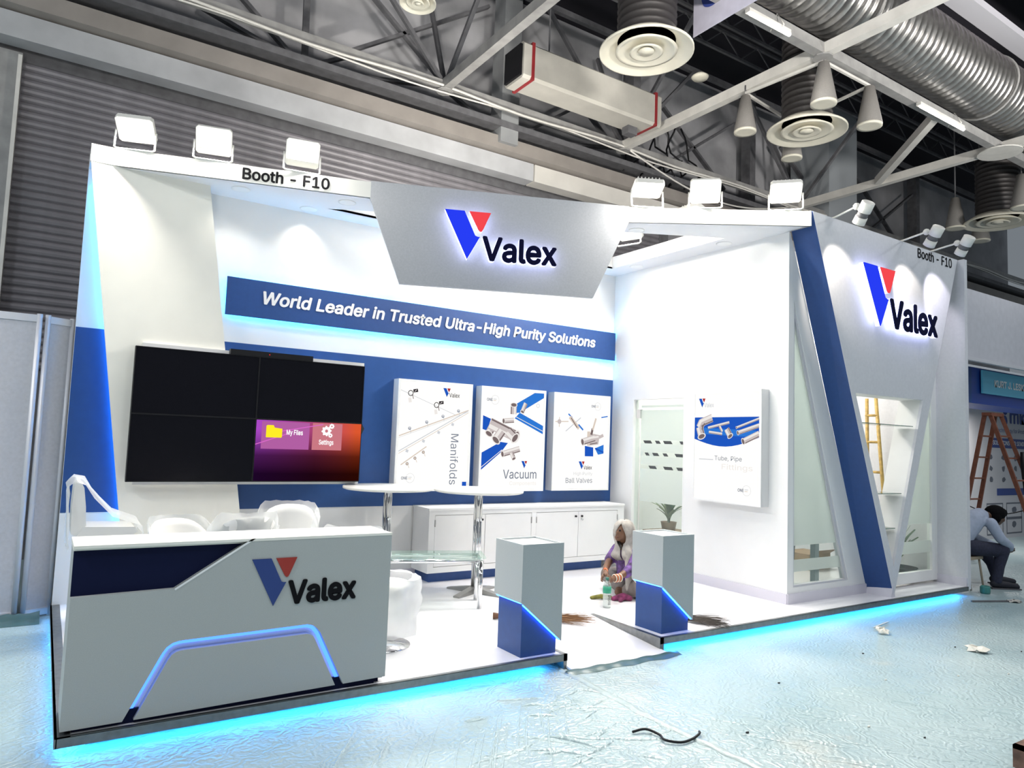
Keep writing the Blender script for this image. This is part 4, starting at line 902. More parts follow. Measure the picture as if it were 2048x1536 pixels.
for k, yy in enumerate((-.23, -.20, -.08, .06, .2, .23)):
    for i, (a, b) in enumerate(prof): vs.append((a+.012*math.sin(k*2+i*1.7), 2.30+yy, b-.03*(1 if k in (0, 5) else 0)+.01*math.sin(k*3+i)))
n = len(prof)
for k in range(5):
    for i in range(n-1): fs.append((k*n+i, k*n+i+1, (k+1)*n+i+1, (k+1)*n+i))
obj('plastic_cover', cvm.add(vs, fs, True), PLAST, t, 'clear plastic draped from back to seat')
# ================================================================== glass door in the side wall
dr2 = struct('door_2', MB().prism([(1.72, ZP), (1.72, 2.2), (2.60, 2.2), (2.60, ZP), (2.585, ZP), (2.585, 2.185), (1.735, 2.185), (1.735, ZP)], -.002, .082, YZ(XC)), WHITE, 'frosted glass door with clear stripes in the white side wall', 'door')
obj('pane', MB().box((6.14, 1.735, ZP+.01), (6.148, 2.50, 2.12)), GLASS, dr2); obj('side_pane', MB().box((6.13, 2.515, ZP+.01), (6.138, 2.585, 2.18)), GLASS, dr2)
for z0, z1 in ((2.085, 2.11), (1.68, 2.05), (1.535, 1.635), (1.375, 1.48), (.92, 1.32)): obj('frosted_film', MB().box((6.136, 1.735, z0), (6.1385, 2.49, z1)), FROST, dr2, 'frosted band')
for z in (1.655, 1.505, 1.345):
    rr = random.Random(int(z*100)); y = 1.76
    st = MB()
    while y < 2.40:
        wd = rr.uniform(.05, .14); st.prism([(y, z-.018), (y+wd, z-.018), (y+wd+.03, z+.018), (y+.03, z+.018)], 0, .003, YZ(6.136)); y += wd+rr.uniform(.06, .14)
    obj('reflection_dashes', st, mat('reflection_dark', (.05, .055, .06), .4), dr2, 'slanted dark dashes painted as reflections between frosted bands', kind='stuff')  # dark reflections in the clear glass, painted as opaque dashes
for z in (1.95, .35): obj('hinge', MB().box((6.115, 2.49, z), (6.15, 2.56, z+.11)), CHROME, dr2)
# ================================================================== meeting room contents
struct('ceiling_room', MB().box((XC+.08, YF+.08, 3.70), (XR, YB, 3.74)), WHITE, 'white ceiling of the meeting room', 'ceiling')
for x, y in ((6.9, 1.9), (8.2, 1.9)):
    area('room_panel', (x, y, 3.66), (x, y, 0), .6, 38, (1, .97, .88))
GREEN = mat('leaf_green', (.03, .09, .025), .45, noise=.3, nscale=30); GREEN2 = mat('leaf_green_pale', (.10, .16, .04), .45)
def plant(x, y, z, s, lab, seed, potm, potw):
    t = thing('potted_plant', lab, 'plant', (x, y, z), 'potted plants'); rr = random.Random(seed)
    obj('pot', MB().lathe([(0, 0), (potw*.8, 0), (potw, .16*s), (potw*1.05, .17*s), (potw*.95, .17*s), (potw*.9, .14*s), (0, .14*s)], (x, y, z), 20), potm, t)
    for k in range(30):
        a = rr.uniform(0, 6.28); ln = s*rr.uniform(.35, .65); lean = rr.uniform(.15, .9); pts = []
        for j in range(6):
            f = j/5; pts.append(Vector((x+math.cos(a)*ln*lean*f*f*.9, y+math.sin(a)*ln*lean*f*f*.9, z+.14*s+ln*f*(1-.35*f*lean))))
        m = MB(); nrm = Vector((-math.sin(a), math.cos(a), 0)); vs = []; fs = []
        for j, q in enumerate(pts): wd = .03*s*(1-.9*abs(j/5-.4)**1.3); vs += [q-nrm*wd, q+Vector((0, 0, .006)), q+nrm*wd]
        for j in range(5): b = j*3; fs += [(b, b+1, b+4, b+3), (b+1, b+2, b+5, b+4)]
        obj('leaf', m.add(vs, fs, True), GREEN if k % 3 else GREEN2, t)
t = thing('side_stand', 'brown wooden plant stand seen through the glass door', 'stand', (6.6, 2.40, ZP)); obj('top', MB().box((6.35, 2.15, .50), (6.85, 2.65, .54)), mat('stand_wood', (.24, .14, .07), .5, noise=.2, nscale=12), t)
for dx, dy in ((6.38, 2.18), (6.82, 2.18), (6.38, 2.62), (6.82, 2.62)): obj('leg', MB().box((dx-.02, dy-.02, ZP), (dx+.02, dy+.02, .5)), MC['stand_wood'], t)
plant(6.58, 2.42, .54, .66, 'leafy potted plant on the brown stand behind the glass door', 3, MC['stand_wood'], .10)
plant(8.62, .62, ZP, .95, 'leafy plant in a black tub behind the recess window', 8, BLACK, .22)
t = thing('cardboard_box', 'brown cardboard box on the meeting room floor', 'box', (8.3, 1.6, ZP)); obj('body', MB().box((8.1, 1.45, ZP), (8.55, 1.85, .30)), mat('cardboard', (.30, .19, .11), .7, noise=.15, nscale=8), t); obj('flap', MB().add([(8.1, 1.45, .30), (8.55, 1.45, .30), (8.55, 1.36, .36), (8.1, 1.36, .36)], [(0, 1, 2, 3)]), MC['cardboard'], t)
t = thing('dark_bin', 'dark grey bin standing behind the triangular window', 'bin', (6.55, .80, ZP)); obj('body', MB().lathe([(0, 0), (.15, 0), (.18, .52), (.165, .52), (.14, .02), (0, .02)], (6.50, .75, ZP), 20), mat('bin_dark', (.05, .06, .08), .5), t); obj('rim', MB().tube([(6.5+.18*math.cos(a), .75+.18*math.sin(a), .62) for a in [2*math.pi*k/24 for k in range(24)]], .01, 6, True), MC['bin_dark'], t)
t = thing('door_pull', 'tall blue grey steel post behind the frosted triangle window', 'post', (6.98, .62, ZP)); obj('post', MB().box((6.95, .60, ZP), (7.02, .66, 1.25)), mat('post_grey', (.25, .30, .33), .4, .4), t); obj('foot', MB().box((6.90, .56, ZP), (7.07, .70, ZP+.01)), MC['post_grey'], t)
BAM = mat('bamboo_wood', (.50, .33, .10), .6, noise=.25, nscale=25)
t = thing('bamboo_ladder', 'yellow bamboo ladder inside the room seen through the opening', 'ladder', (8.7, 1.0, ZP))
obj('rail', MB().tube([(8.7, 1.02, ZP), (8.72, 1.05, 2.32)], .022, 8), BAM, t); obj('rail', MB().tube([(8.62, .70, ZP), (8.72, .93, 2.32)], .022, 8), BAM, t)
for z in (.5, .95, 1.38, 1.76, 2.10): obj('rung', MB().tube([(8.71, 1.06, z), (8.66+.02*z, .72+.10*(z-.1)-.02, z)], .016, 8), BAM, t)
for z, x0, x1, lab in ((1.93, 6.95, 8.02, 'upper'), (1.185, 7.22, 7.77, 'middle'), (.812, 7.36, 7.64, 'lower')):
    tag(obj('glass_shelf', MB().box((x0, .10, z), (x1, .32, z+.008)), mat('shelf_glass_edge', (.10, .18, .15), .1)), lab+' thin glass shelf in the triangular board opening', 'shelf', 'glass shelves')
# ================================================================== people
def organic(name, chains, m, parent, voxel=.011, smooth=3, balls=()):
    mb = MB()
    for ch in chains:
        pts = [Vector(c[:3]) for c in ch]; rs = [c[3] for c in ch]
        for i in range(len(pts)-1):
            mb.tube([pts[i], pts[i+1]], [rs[i], rs[i+1]], 14)
        for p_, r in zip(pts, rs): mb.ball(p_, r, 14)
    for b in balls: mb.ball(b[:3], 1, 18, *b[3:6])
    me = bpy.data.meshes.new(name); me.from_pydata(mb.v, [], mb.f)
    o = bpy.data.objects.new(name, me); col.objects.link(o)
    r = o.modifiers.new('fuse', 'REMESH'); r.mode = 'VOXEL'; r.voxel_size = voxel; r.use_smooth_shade = True
    s = o.modifiers.new('soft', 'SMOOTH'); s.iterations = smooth; s.factor = .5
    dg = bpy.context.evaluated_depsgraph_get(); dg.update(); nm = bpy.data.meshes.new_from_object(o.evaluated_get(dg))
    bpy.data.objects.remove(o); bpy.data.meshes.remove(me)
    nm.materials.clear(); nm.materials.append(m)
    for p_ in nm.polygons: p_.use_smooth = True
    return obj(name, nm, None, parent)
def hand(wr, palm, tips, thumb, s=1.0):
    """wrist point, palm centre, fingertip aims; returns bent finger chains"""
    wr, palm = Vector(wr), Vector(palm); ch = [[(*wr, .026*s), (*palm, .034*s)]]
    for tp, kn in tips:
        tp, kn = Vector(tp), Vector(kn); mid = (kn+tp)/2+(kn-palm).normalized()*.012
        ch.append([(*palm, .018*s), (*kn, .011*s), (*mid, .010*s), (*tp, .008*s)])
    th = [Vector(q) for q in thumb]; ch.append([(*palm, .018*s), (*th[0], .012*s), (*th[1], .009*s)])
    return ch
SKIN = mat('brown_skin', (.16, .075, .04), .5); SKIN2 = mat('dark_brown_skin', (.10, .05, .03), .5)
# --- woman sitting on the floor behind the pedestal, facing the counter
wm = thing('person', 'woman in white headscarf and purple clothes sitting on the floor', 'person', (4.95, 1.35, ZP))
hx, hy, hz = 4.82, 1.33, .73
body = [[(5.02, 1.42, .20, .13), (4.98, 1.40, .34, .12), (4.93, 1.38, .48, .115), (4.90, 1.37, .55, .08), (4.86, 1.35, .62, .045), (hx, hy, .69, .05)]]
body += [[(4.90, 1.22, .53, .048), (4.80, 1.16, .40, .040), (4.58, 1.12, .33, .030), (4.47, 1.07, .335, .024)], [(4.92, 1.52, .53, .048), (4.80, 1.50, .42, .040), (4.60, 1.33, .38, .030), (4.46, 1.17, .37, .024)]]
body += [[(5.02, 1.30, .20, .10), (4.84, 1.10, .24, .075), (4.86, 1.28, .15, .05), (4.76, 1.32, .14, .035)], [(5.02, 1.54, .20, .10), (4.90, 1.62, .25, .075), (4.90, 1.42, .15, .05), (4.80, 1.36, .14, .035)]]
body += hand((4.47, 1.07, .335), (4.41, 1.045, .335), [((4.335, 1.00, .37), (4.375, 1.02, .375)), ((4.325, .985, .345), (4.37, 1.01, .355)), ((4.33, .98, .32), (4.37, 1.01, .33)), ((4.345, .985, .295), (4.38, 1.015, .31))], ((4.40, 1.03, .37), (4.36, 1.02, .385)), .9)
body += hand((4.46, 1.17, .37), (4.41, 1.11, .385), [((4.33, 1.02, .385), (4.365, 1.07, .405)), ((4.325, 1.04, .36), (4.355, 1.08, .385)), ((4.335, 1.055, .335), (4.355, 1.10, .36)), ((4.35, 1.075, .32), (4.37, 1.12, .34))], ((4.39, 1.06, .40), (4.345, 1.02, .40)), .9)
organic('body', body, SKIN, wm, .007, 2, [(hx, hy, hz, .088, .078, .108), (hx-.085, hy-.01, hz-.005, .018, .014, .02), (hx-.06, hy, hz-.055, .035, .04, .035)])
for s_ in (-1, 1): obj('eye', MB().ball((hx-.078, hy+s_*.03-.006, hz+.022), .011, 8), BLACK, wm)
obj('mouth', MB().bar((hx-.088, hy-.025, hz-.048), (hx-.088, hy+.02, hz-.048), .006, .01), mat('lip_brown', (.12, .03, .03), .5), wm)
SCARF = mat('white_scarf', (.40, .37, .34), .8, noise=.25, nscale=14, bump=.4, bscale=30)
sc_ = MB(); vs = []; fs = []; n = 26; rows = 14
PROFS = [(.02, .125), (.055, .115), (.088, .09), (.108, .058), (.118, .01), (.114, -.035), (.104, -.075), (.094, -.11), (.096, -.135), (.108, -.16), (.13, -.19), (.155, -.215), (.168, -.24), (.165, -.262), (.15, -.278)]
for j in range(rows+1):
    r_, dz = PROFS[j]; op = [0, 0, 0, .07, .14, .18, .18, .15, .08, .03, .02, .02, .02, .02, .02][j]
    for i in range(n):
        a = math.pi*(op+(2-2*op)*i/(n-1))+.5          # face opening turned towards the counter and the aisle
        k = 1+.03*math.sin(7*a+j)
        vs.append((hx+.02+(j > 8)*.012*(j-8)-r_*k*math.cos(a), hy+.006-r_*.92*k*math.sin(a)*1.0, hz+dz+.004*math.sin(5*a)))
for j in range(rows):
    for i in range(n-1): fs.append((j*n+i, j*n+i+1, (j+1)*n+i+1, (j+1)*n+i))
o = obj('headscarf', sc_.add(vs, fs, True), SCARF, wm, 'white headscarf'); md = o.modifiers.new('cloth', 'SOLIDIFY'); md.thickness = .008
organic('scarf_drape', [[(hx-.0, hy-.05, .60, .035), (4.82, 1.24, .52, .045), (4.81, 1.22, .42, .042), (4.79, 1.20, .30, .036), (4.77, 1.18, .20, .028), (4.77, 1.18, .15, .014)], [(hx+.02, hy+.05, .59, .04), (4.86, 1.42, .53, .045), (4.82, 1.40, .46, .03)]], SCARF, wm, .012, 3)
PURP = mat('purple_print_cloth', (.11, .055, .19), .8, noise=.75, nscale=22)
organic('blouse', [[(5.03, 1.42, .24, .145), (4.98, 1.40, .36, .135), (4.93, 1.38, .49, .125), (4.91, 1.38, .54, .09)], [(4.90, 1.22, .53, .062), (4.80, 1.16, .41, .055), (4.70, 1.14, .36, .05)], [(4.92, 1.52, .53, .062), (4.80, 1.50, .43, .055)]], PURP, wm, .012, 3)
organic('skirt', [[(5.02, 1.30, .21, .115), (4.84, 1.10, .22, .09), (4.82, 1.22, .17, .075)], [(5.02, 1.54, .21, .115), (4.90, 1.62, .25, .09), (4.88, 1.40, .17, .075)], [(5.05, 1.3, .19, .09), (5.05, 1.55, .19, .09)]], mat('grey_skirt', (.22, .19, .18), .85, noise=.2, nscale=14), wm, .014, 3)
BANG = mat('orange_bangle', (.75, .18, .06), .35)
for k in range(5):
    x = 4.50+.018*k; obj('bangle', MB().tube([(x, 1.085+.036*math.cos(a), .336+.036*math.sin(a)) for a in [2*math.pi*q/16 for q in range(16)]], .004, 5, True), BANG if k % 2 else CRM, wm)
for k in range(3):
    x = 4.49+.016*k; obj('bangle', MB().tube([(x, 1.20+.02*k+.034*math.cos(a), .372+.034*math.sin(a)) for a in [2*math.pi*q/16 for q in range(16)]], .004, 5, True), BANG, wm)
# bottle, rag and brooms beside her
bt = thing('spray_bottle', 'clear plastic bottle with green label on the white floor', 'bottle', (4.326, .985, ZP))
b0 = (4.326, .985, ZP)
obj('body', MB().lathe([(0, .0), (.034, 0), (.038, .01), (.036, .06), (.038, .07), (.036, .12), (.038, .13), (.038, .20), (.030, .225), (.014, .245), (.013, .262)], b0, 20), glassy('bottle_plastic', (.8, .85, .85), .30, .05, .15), bt); obj('label', MB().lathe([(.0395, .135), (.0395, .195)], b0, 20), mat('green_label', (.02, .28, .17), .5), bt, 'green label')
obj('cap', MB().lathe([(.016, .25), (.016, .275), (0, .276)], b0, 14), mat('green_cap', (.03, .16, .12), .5), bt)
small = MB()
for k in range(7): small.box((4.326-.02+.003*(k % 3), .985-.0393, ZP+.035+k*.013), (4.326+.012, .985-.0383, ZP+.039+k*.013))
obj('small_print', small, INK, bt, kind='stuff')
t = thing('cloth_rag', 'crumpled yellow green and magenta cloth on the floor by the bottle', 'cloth', (4.55, 1.22, ZP))
organic('yellow_fold', [[(4.42, 1.32, .115, .018), (4.50, 1.27, .13, .024), (4.58, 1.22, .12, .022)]], mat('olive_cloth', (.20, .19, .04), .8, noise=.4, nscale=30), t, .009, 1); organic('magenta_fold', [[(4.58, 1.18, .12, .024), (4.66, 1.13, .145, .034), (4.72, 1.10, .125, .028)], [(4.60, 1.10, .115, .02), (4.70, 1.18, .12, .022)]], mat('magenta_cloth', (.20, .03, .10), .8, noise=.5, nscale=26), t, .009, 1)
def broom(lab, p0, p1, m, spread=.16, grip=True):
    p0, p1 = Vector(p0), Vector(p1); d = (p1-p0); L = d.length; d.normalize(); nn = Vector((-d.y, d.x, 0)); rr = random.Random(int(L*1000))
    t = thing('straw_broom', lab, 'broom', p0, 'straw brooms')
    obj('handle', MB().tube([p0, p0+d*.07, p0+d*L*.45], [.028, .020, .024], 10), mat('broom_handle', (.13, .06, .03), .7), t)
    br = MB()
    for k in range(120):
        s0 = p0+d*L*.40+nn*rr.uniform(-.02, .02)+Vector((0, 0, rr.uniform(-.015, .02))); f = rr.uniform(.75, 1.05); w_ = rr.gauss(0, spread*.5)
        e = p0+d*L*f+nn*w_; e.z = ZP+.004+abs(rr.gauss(0, .018)); mid = (s0+e)/2; mid.z += .004
        br.tube([s0, mid, e], [.0022, .0018, .001], 4)
    obj('bristles', br, m, t, kind='stuff')
broom('brown straw broom lying behind the pedestal on the counter side', (3.13, 1.06, ZP+.03), (3.88, .66, ZP+.02), mat('straw_brown', (.24, .12, .05), .8))
broom('dark grey straw broom lying behind the other pedestal', (4.46, .50, ZP+.03), (4.86, .02, ZP+.02), mat('straw_dark', (.10, .085, .075), .8), .18)
# --- man sitting on a chair beyond the booth end, bent over his hands
mn = thing('person', 'man in pale blue shirt and dark jeans seated, bent over his hands', 'person', (9.75, .2, 0))
chains = [[(9.50, .32, .52, .12), (9.56, .30, .66, .13), (9.70, .27, .80, .135), (9.86, .24, .86, .10), (9.98, .21, .875, .055), (10.08, .18, .87, .06)]]
hd = (10.14, .17, .865)
chains += [[(9.80, .08, .80, .055), (9.86, .0, .62, .046), (10.02, -.03, .53, .036), (10.16, .02, .47, .027)], [(9.82, .42, .80, .055), (10.0, .45, .62, .046), (10.14, .30, .53, .036), (10.22, .14, .47, .027)]]
chains += [[(9.52, .22, .50, .09), (9.96, .02, .47, .068), (9.90, .04, .28, .05), (9.86, .05, .09, .04)], [(9.52, .42, .50, .09), (10.12, .36, .46, .068), (10.22, .26, .26, .05), (10.24, .22, .09, .04)]]
chains += hand((10.16, .02, .47), (10.23, .04, .455), [((10.32, .03, .44), (10.28, .04, .465)), ((10.325, .05, .43), (10.285, .055, .455)), ((10.32, .07, .42), (10.28, .07, .445)), ((10.31, .085, .41), (10.275, .085, .43))], ((10.27, .02, .47), (10.31, .03, .475)))
chains += hand((10.22, .14, .47), (10.28, .10, .455), [((10.36, .07, .44), (10.325, .08, .465)), ((10.365, .085, .43), (10.33, .095, .455)), ((10.36, .10, .42), (10.325, .11, .445)), ((10.35, .12, .41), (10.315, .125, .43))], ((10.30, .08, .48), (10.34, .07, .48)))
organic('body', chains, SKIN2, mn, .009, 2, [(hd[0], hd[1], hd[2], .118, .094, .118), (hd[0]+.10, hd[1]-.01, hd[2]-.06, .025, .02, .03), (hd[0]+.02, hd[1]-.085, hd[2]-.03, .025, .014, .03)])
for s_ in (-1, 1): obj('eye', MB().ball((hd[0]+.085, hd[1]+s_*.032, hd[2]-.04), .011, 8), BLACK, mn)
organic('hair', [], mat('black_hair', (.004, .004, .005), .9, bump=.4, bscale=90, spec=.1), mn, .010, 1, [(hd[0]-.01, hd[1]+.002, hd[2]+.045, .145, .118, .105), (hd[0]+.09, hd[1], hd[2]+.05, .07, .10, .07), (hd[0]-.08, hd[1], hd[2]+.0, .075, .10, .095)])
organic('shirt', [[(9.50, .32, .54, .135), (9.56, .30, .67, .145), (9.70, .27, .80, .148), (9.86, .24, .865, .11), (9.93, .225, .88, .07)], [(9.80, .08, .80, .07), (9.86, .0, .62, .06), (10.02, -.03, .53, .05), (10.11, .0, .49, .044)], [(9.82, .42, .80, .07), (10.0, .45, .62, .06), (10.14, .30, .53, .05), (10.19, .20, .49, .044)]], mat('pale_blue_shirt', (.38, .43, .55), .8, noise=.08, nscale=20), mn, .012, 3)
organic('jeans', [[(9.50, .30, .50, .13), (9.52, .34, .48, .13)], [(9.52, .22, .50, .105), (9.96, .02, .47, .08), (9.90, .04, .28, .064), (9.86, .05, .10, .058)], [(9.52, .42, .50, .105), (10.12, .36, .46, .08), (10.22, .26, .26, .064), (10.24, .22, .10, .058)]], mat('dark_jeans', (.022, .024, .05), .85, noise=.2, nscale=40), mn, .012, 3)
SHOE = mat('dark_shoe', (.012, .012, .022), .7); SOLE = mat('shoe_sole', (.10, .10, .11), .7)
for (ax, ay, dx, dy) in ((9.86, .05, .20, -.15), (10.24, .22, .22, -.12)):
    organic('shoe', [[(ax-.03, ay+.02, .06, .045), (ax+dx*.5, ay+dy*.5, .05, .042), (ax+dx*.95, ay+dy*.95, .035, .034)], [(ax, ay, .06, .045), (ax, ay, .10, .045)]], SHOE, mn, .010, 2)
    obj('sole', MB().bar((ax-.07, ay+.04, .008), (ax+dx*1.08, ay+dy*1.08, .008), .085, .016), SOLE, mn)
ch = thing('folding_chair', 'tan legged chair under the seated man', 'chair', (9.5, .35, 0)); TAN = mat('tan_metal', (.36, .30, .22), .5)
obj('seat', MB().box((9.32, .14, .36), (9.72, .54, .395)), TAN, ch)
for a, b in (((9.36, .17), (9.40, .14)), ((9.36, .51), (9.36, .54)), ((9.68, .17), (9.72, .14)), ((9.68, .51), (9.72, .54))): obj('leg', MB().tube([(*a, .36), (*b, 0)], .013, 8), TAN, ch)
obj('backrest', MB().box((9.30, .16, .55), (9.325, .52, .80)), TAN, ch)
for y in (.17, .51): obj('back_post', MB().tube([(9.36, y, .36), (9.312, y, .80)], .012, 8), TAN, ch)
# ================================================================== neighbouring stand beyond the end wall
NW = mat('neighbour_white', (.55, .55, .60), .6, noise=.05, nscale=10)
PROF = MC['anodised_profile']
YN = .9
struct('wall_neighbour', MB().box((10.2, YN, 3.08), (20, YN+.06, 4.10)), NW, 'white header wall of the neighbouring stand', 'wall')
t = thing('header_frame', 'white aluminium frame under the neighbouring header wall', 'frame', (10.9, YN, 0)); obj('rail', MB().box((10.0, YN-.03, 3.03), (20, YN+.03, 3.08)), PROF, t); obj('rail', MB().box((10.0, YN-.01, 2.94), (20, YN+.01, 2.97)), PROF, t)
t = thing('stand_fascia', 'deep blue fascia box of the neighbouring stand', 'fascia', (12.0, 1.25, 2.5)); obj('box', MB().box((11.5, 1.25, 2.46), (20, 1.9, 3.04)), mat('neighbour_blue', (.012, .05, .30), .4), t)
obj('return_panel', MB().box((11.49, 1.24, 2.46), (11.95, 1.25, 3.04)), MC['booth_blue'], t)
t = thing('company_sign', 'light blue company name sign on the neighbouring fascia', 'sign', (13, 1.2, 2.6)); obj('board', MB().box((12.24, 1.2, 2.63), (16.6, 1.23, 3.0)), mat('sign_cyan', (.11, .46, .66), .4), t)
letters('lettering', 'KURT J. LESKER CO/VT VACUUM', 12.62, 2.74, 2.6, .135, XZ(1.199), WINK, t, d1=-.003, bold=.03)
area('stand_lamp', (14.0, 2.0, 2.42), (14.0, 2.3, 0), .8, 45, (1, .97, .92), .3)
gw = thing('graphic_wall', 'white graphic wall with blue headings and product icons behind the ladder', 'graphic wall', (14, 2.6, 0))
obj('panel', MB().box((11.0, 2.6, 0), (20, 2.65, 2.9)), mat('graphic_white', (.50, .50, .53), .5), gw); obj('side_panel', MB().box((11.0, 1.3, 0), (11.05, 2.6, 2.9)), MC['graphic_white'], gw)
gwf = XZ(2.599)
NB = mat('graphic_navy', (.02, .05, .22), .5)
obj('printed_dot', MB().prism(circ(16.42, 2.62, .115, 18), -.002, 0, gwf), NB, gw); obj('printed_dot', MB().prism(circ(16.40, 2.38, .115, 18), -.002, 0, gwf), NB, gw)
letters('lettering', 'mks', 16.62, 2.33, 1.0, .33, gwf, NB, gw, d1=-.002, bold=.03); letters('lettering', 'Technology for Productivity', 16.0, 2.12, 1.75, .11, gwf, NB, gw, d1=-.002)
obj('heading_bar', MB().prism(rect(15.7, 1.82, 18.2, 2.02), -.002, 0, gwf), NB, gw); letters('lettering', 'SOLUTIONS FOR SEMICONDUCTOR', 15.85, 1.88, 2.2, .09, gwf, WINK, gw, d0=-.002, d1=-.004, bold=.01)
obj('heading_bar', MB().prism(rect(16.0, .86, 18.2, 1.0), -.002, 0, gwf), NB, gw)
IC = mat('icon_grey', (.10, .11, .14), .5); rr = random.Random(5)
for r_ in range(3):
    for c_ in range(4):
        x = 15.75+c_*.55; z = 1.62-r_*.22; pts = [(x+.1*rr.uniform(.5, 1)*math.cos(a), z+.07*rr.uniform(.5, 1)*math.sin(a)) for a in [k*.9 for k in range(7)]]; obj('product_icon', MB().prism(pts, -.002, 0, gwf), IC, gw)
for r_ in range(2):
    for c_ in range(3):
        x = 15.55+c_*.85; z = .42-r_*.5-.05
        if z < .1: z = -.0+.08
        q = rect(x, z, x+.7, z+.34); obj('icon_frame', MB().prism(q, -.002, 0, gwf, [rect(x+.025, z+.025, x+.675, z+.315)]), IC, gw)
        obj('product_icon', MB().prism([(x+.35+.12*rr.uniform(.6, 1)*math.cos(a), z+.19+.09*rr.uniform(.6, 1)*math.sin(a)) for a in [k*.9 for k in range(7)]], -.002, 0, gwf), IC if c_ else NB, gw)
# folding ladder
LW = mat('red_brown_ladder', (.20, .065, .035), .6, noise=.2, nscale=15)
t = thing('step_ladder', 'red brown folding step ladder open on the aisle', 'ladder', (12.2, .95, 0))
apex = Vector((12.2, .98, 2.28)); 
sides = [((11.55, 1.62, 0), (12.05, 1.06, 2.28)), ((11.95, 1.38, 0), (12.2, .98, 2.28)), ((12.85, .10, 0), (12.2, .98, 2.28)), ((13.3, .35, 0), (12.45, 1.02, 2.28))]
sides = [((12.0, 1.52, 0), (12.0, 1.08, 2.28)), ((12.45, 1.52, 0), (12.35, 1.08, 2.28)), ((12.0, .28, 0), (12.0, 1.0, 2.28)), ((12.55, .28, 0), (12.35, 1.0, 2.28))]
for a, b in sides: obj('rail', MB().bar(a, b, .035, .055), LW, t)
for i in range(6):
    f = .13+i*.145
    for (a, b), (c, d) in ((sides[0], sides[1]), (sides[2], sides[3])): obj('rung', MB().bar(Vector(a).lerp(Vector(b), f), Vector(c).lerp(Vector(d), f), .03, .025), LW, t)
obj('top_cap', MB().box((11.97, .97, 2.26), (12.38, 1.11, 2.31)), LW, t)
obj('chain', MB().tube([Vector(sides[0][0]).lerp(Vector(sides[0][1]), .38).lerp(Vector(sides[2][0]).lerp(Vector(sides[2][1]), .38), k/12)-Vector((0, 0, .10*math.sin(math.pi*k/12))) for k in range(13)], .008, 5), BLACK, t)
tag(obj('hanging_strap', MB().tube([(12.36, .72, 1.72), (12.37, .71, 1.5), (12.36, .70, 1.2), (12.37, .70, 1.05)], [.03, .045, .02, .01], 8), BLACK), 'dark strap hanging on the folding ladder', 'strap')
PSH = glassy('plastic_sheet', (.75, .78, .80), .45, .2, .12)
sh = MB(); vs = []; fs = []
for i in range(14):
    for j in range(8): vs.append((11.15+i*.11, 2.42+.05*math.sin(i*1.9+j*.4), .02+j*.33))
for i in range(13):
    for j in range(7): fs.append((i*8+j, i*8+j+1, i*8+j+9, i*8+j+8))
tag(obj('plastic_sheet', sh.add(vs, fs, True), PSH), 'creased clear plastic sheet hung over the graphic wall end', 'plastic sheet')
# ================================================================== litter on the hall floor
PAP = mat('crumpled_paper', (.70, .68, .62), .8)
def crumple(x, y, s, lab, seed, m=PAP, flat=1.0):
    rr = random.Random(seed); mb = MB().ball((x, y, s*.5*flat), s, 10, 1, 1, .5*flat)
    mb.v = [(v[0]+rr.uniform(-.3, .3)*s, v[1]+rr.uniform(-.3, .3)*s, max(.002, v[2]+rr.uniform(-.25, .25)*s)) for v in mb.v]; mb.sm = [False]*len(mb.sm)
    tag(obj('crumpled_paper', mb, m), lab, 'litter', 'floor litter')
crumple(6.29, -.52, .055, 'crumpled white paper ball by the glowing platform edge', 1); crumple(6.49, -1.21, .075, 'torn cream paper scrap on the dusty floor patch', 2, PAP, .5)
crumple(9.15, -.42, .07, 'pale flat scrap near the seated man', 3, mat('dusty_scrap', (.45, .43, .40), .8), .25)
tag(obj('paper_strip', MB().bar((6.42, -.36, .006), (6.78, -.30, .006), .012, .004), PAP), 'thin white strip near the crumpled paper ball', 'litter', 'floor litter')
tag(obj('wood_strip', MB().bar((8.65, -.20, .01), (9.15, -.42, .01), .02, .016), STEEL2), 'dark thin stick on the floor before the seated man', 'stick', 'floor litter')
t = thing('bottle_cap_jar', 'small green glass jar on the floor at the end wall', 'jar', (9.37, -.03, 0)); obj('body', MB().lathe([(0, 0), (.05, .0), (.055, .02), (.055, .075), (.045, .09), (.04, .085), (.04, .01), (0, .008)], (9.37, -.03, 0), 16), mat('green_glass', (.05, .22, .20), .1), t)
WP = [Vector(q) for q in [(2.72, -1.10, .012), (2.80, -1.12, .02), (2.83, -1.20, .012), (2.80, -1.27, .015), (2.86, -1.33, .012), (2.95, -1.33, .012), (3.03, -1.31, .02), (3.07, -1.27, .01)]]
WS = []
for i in range(len(WP)-1):
    a, b, c, d = WP[max(i-1, 0)], WP[i], WP[i+1], WP[min(i+2, len(WP)-1)]
    for k in range(5):
        f = k/5; WS.append(.5*(2*b+(c-a)*f+(2*a-5*b+4*c-d)*f*f+(3*b-a-3*c+d)*f**3))
tag(obj('black_wire', MB().tube(WS, .007, 6), BLACK), 'twisted black wire scrap on the wrinkled plastic floor', 'wire')
t = thing('scrap_box', 'rusty scrap crate corner at the edge of the aisle', 'crate', (4.28, -2.45, 0)); RUST = mat('rusty_wood', (.14, .08, .06), .8, noise=.4, nscale=20)
for k in range(3): obj('slat', MB().box((4.22, -2.62+.09*k, .0+.05*k), (4.62, -2.56+.09*k, .02+.05*k)), RUST, t)
obj('side', MB().box((4.22, -2.62, 0), (4.25, -2.38, .12)), RUST, t)
rr = random.Random(11)
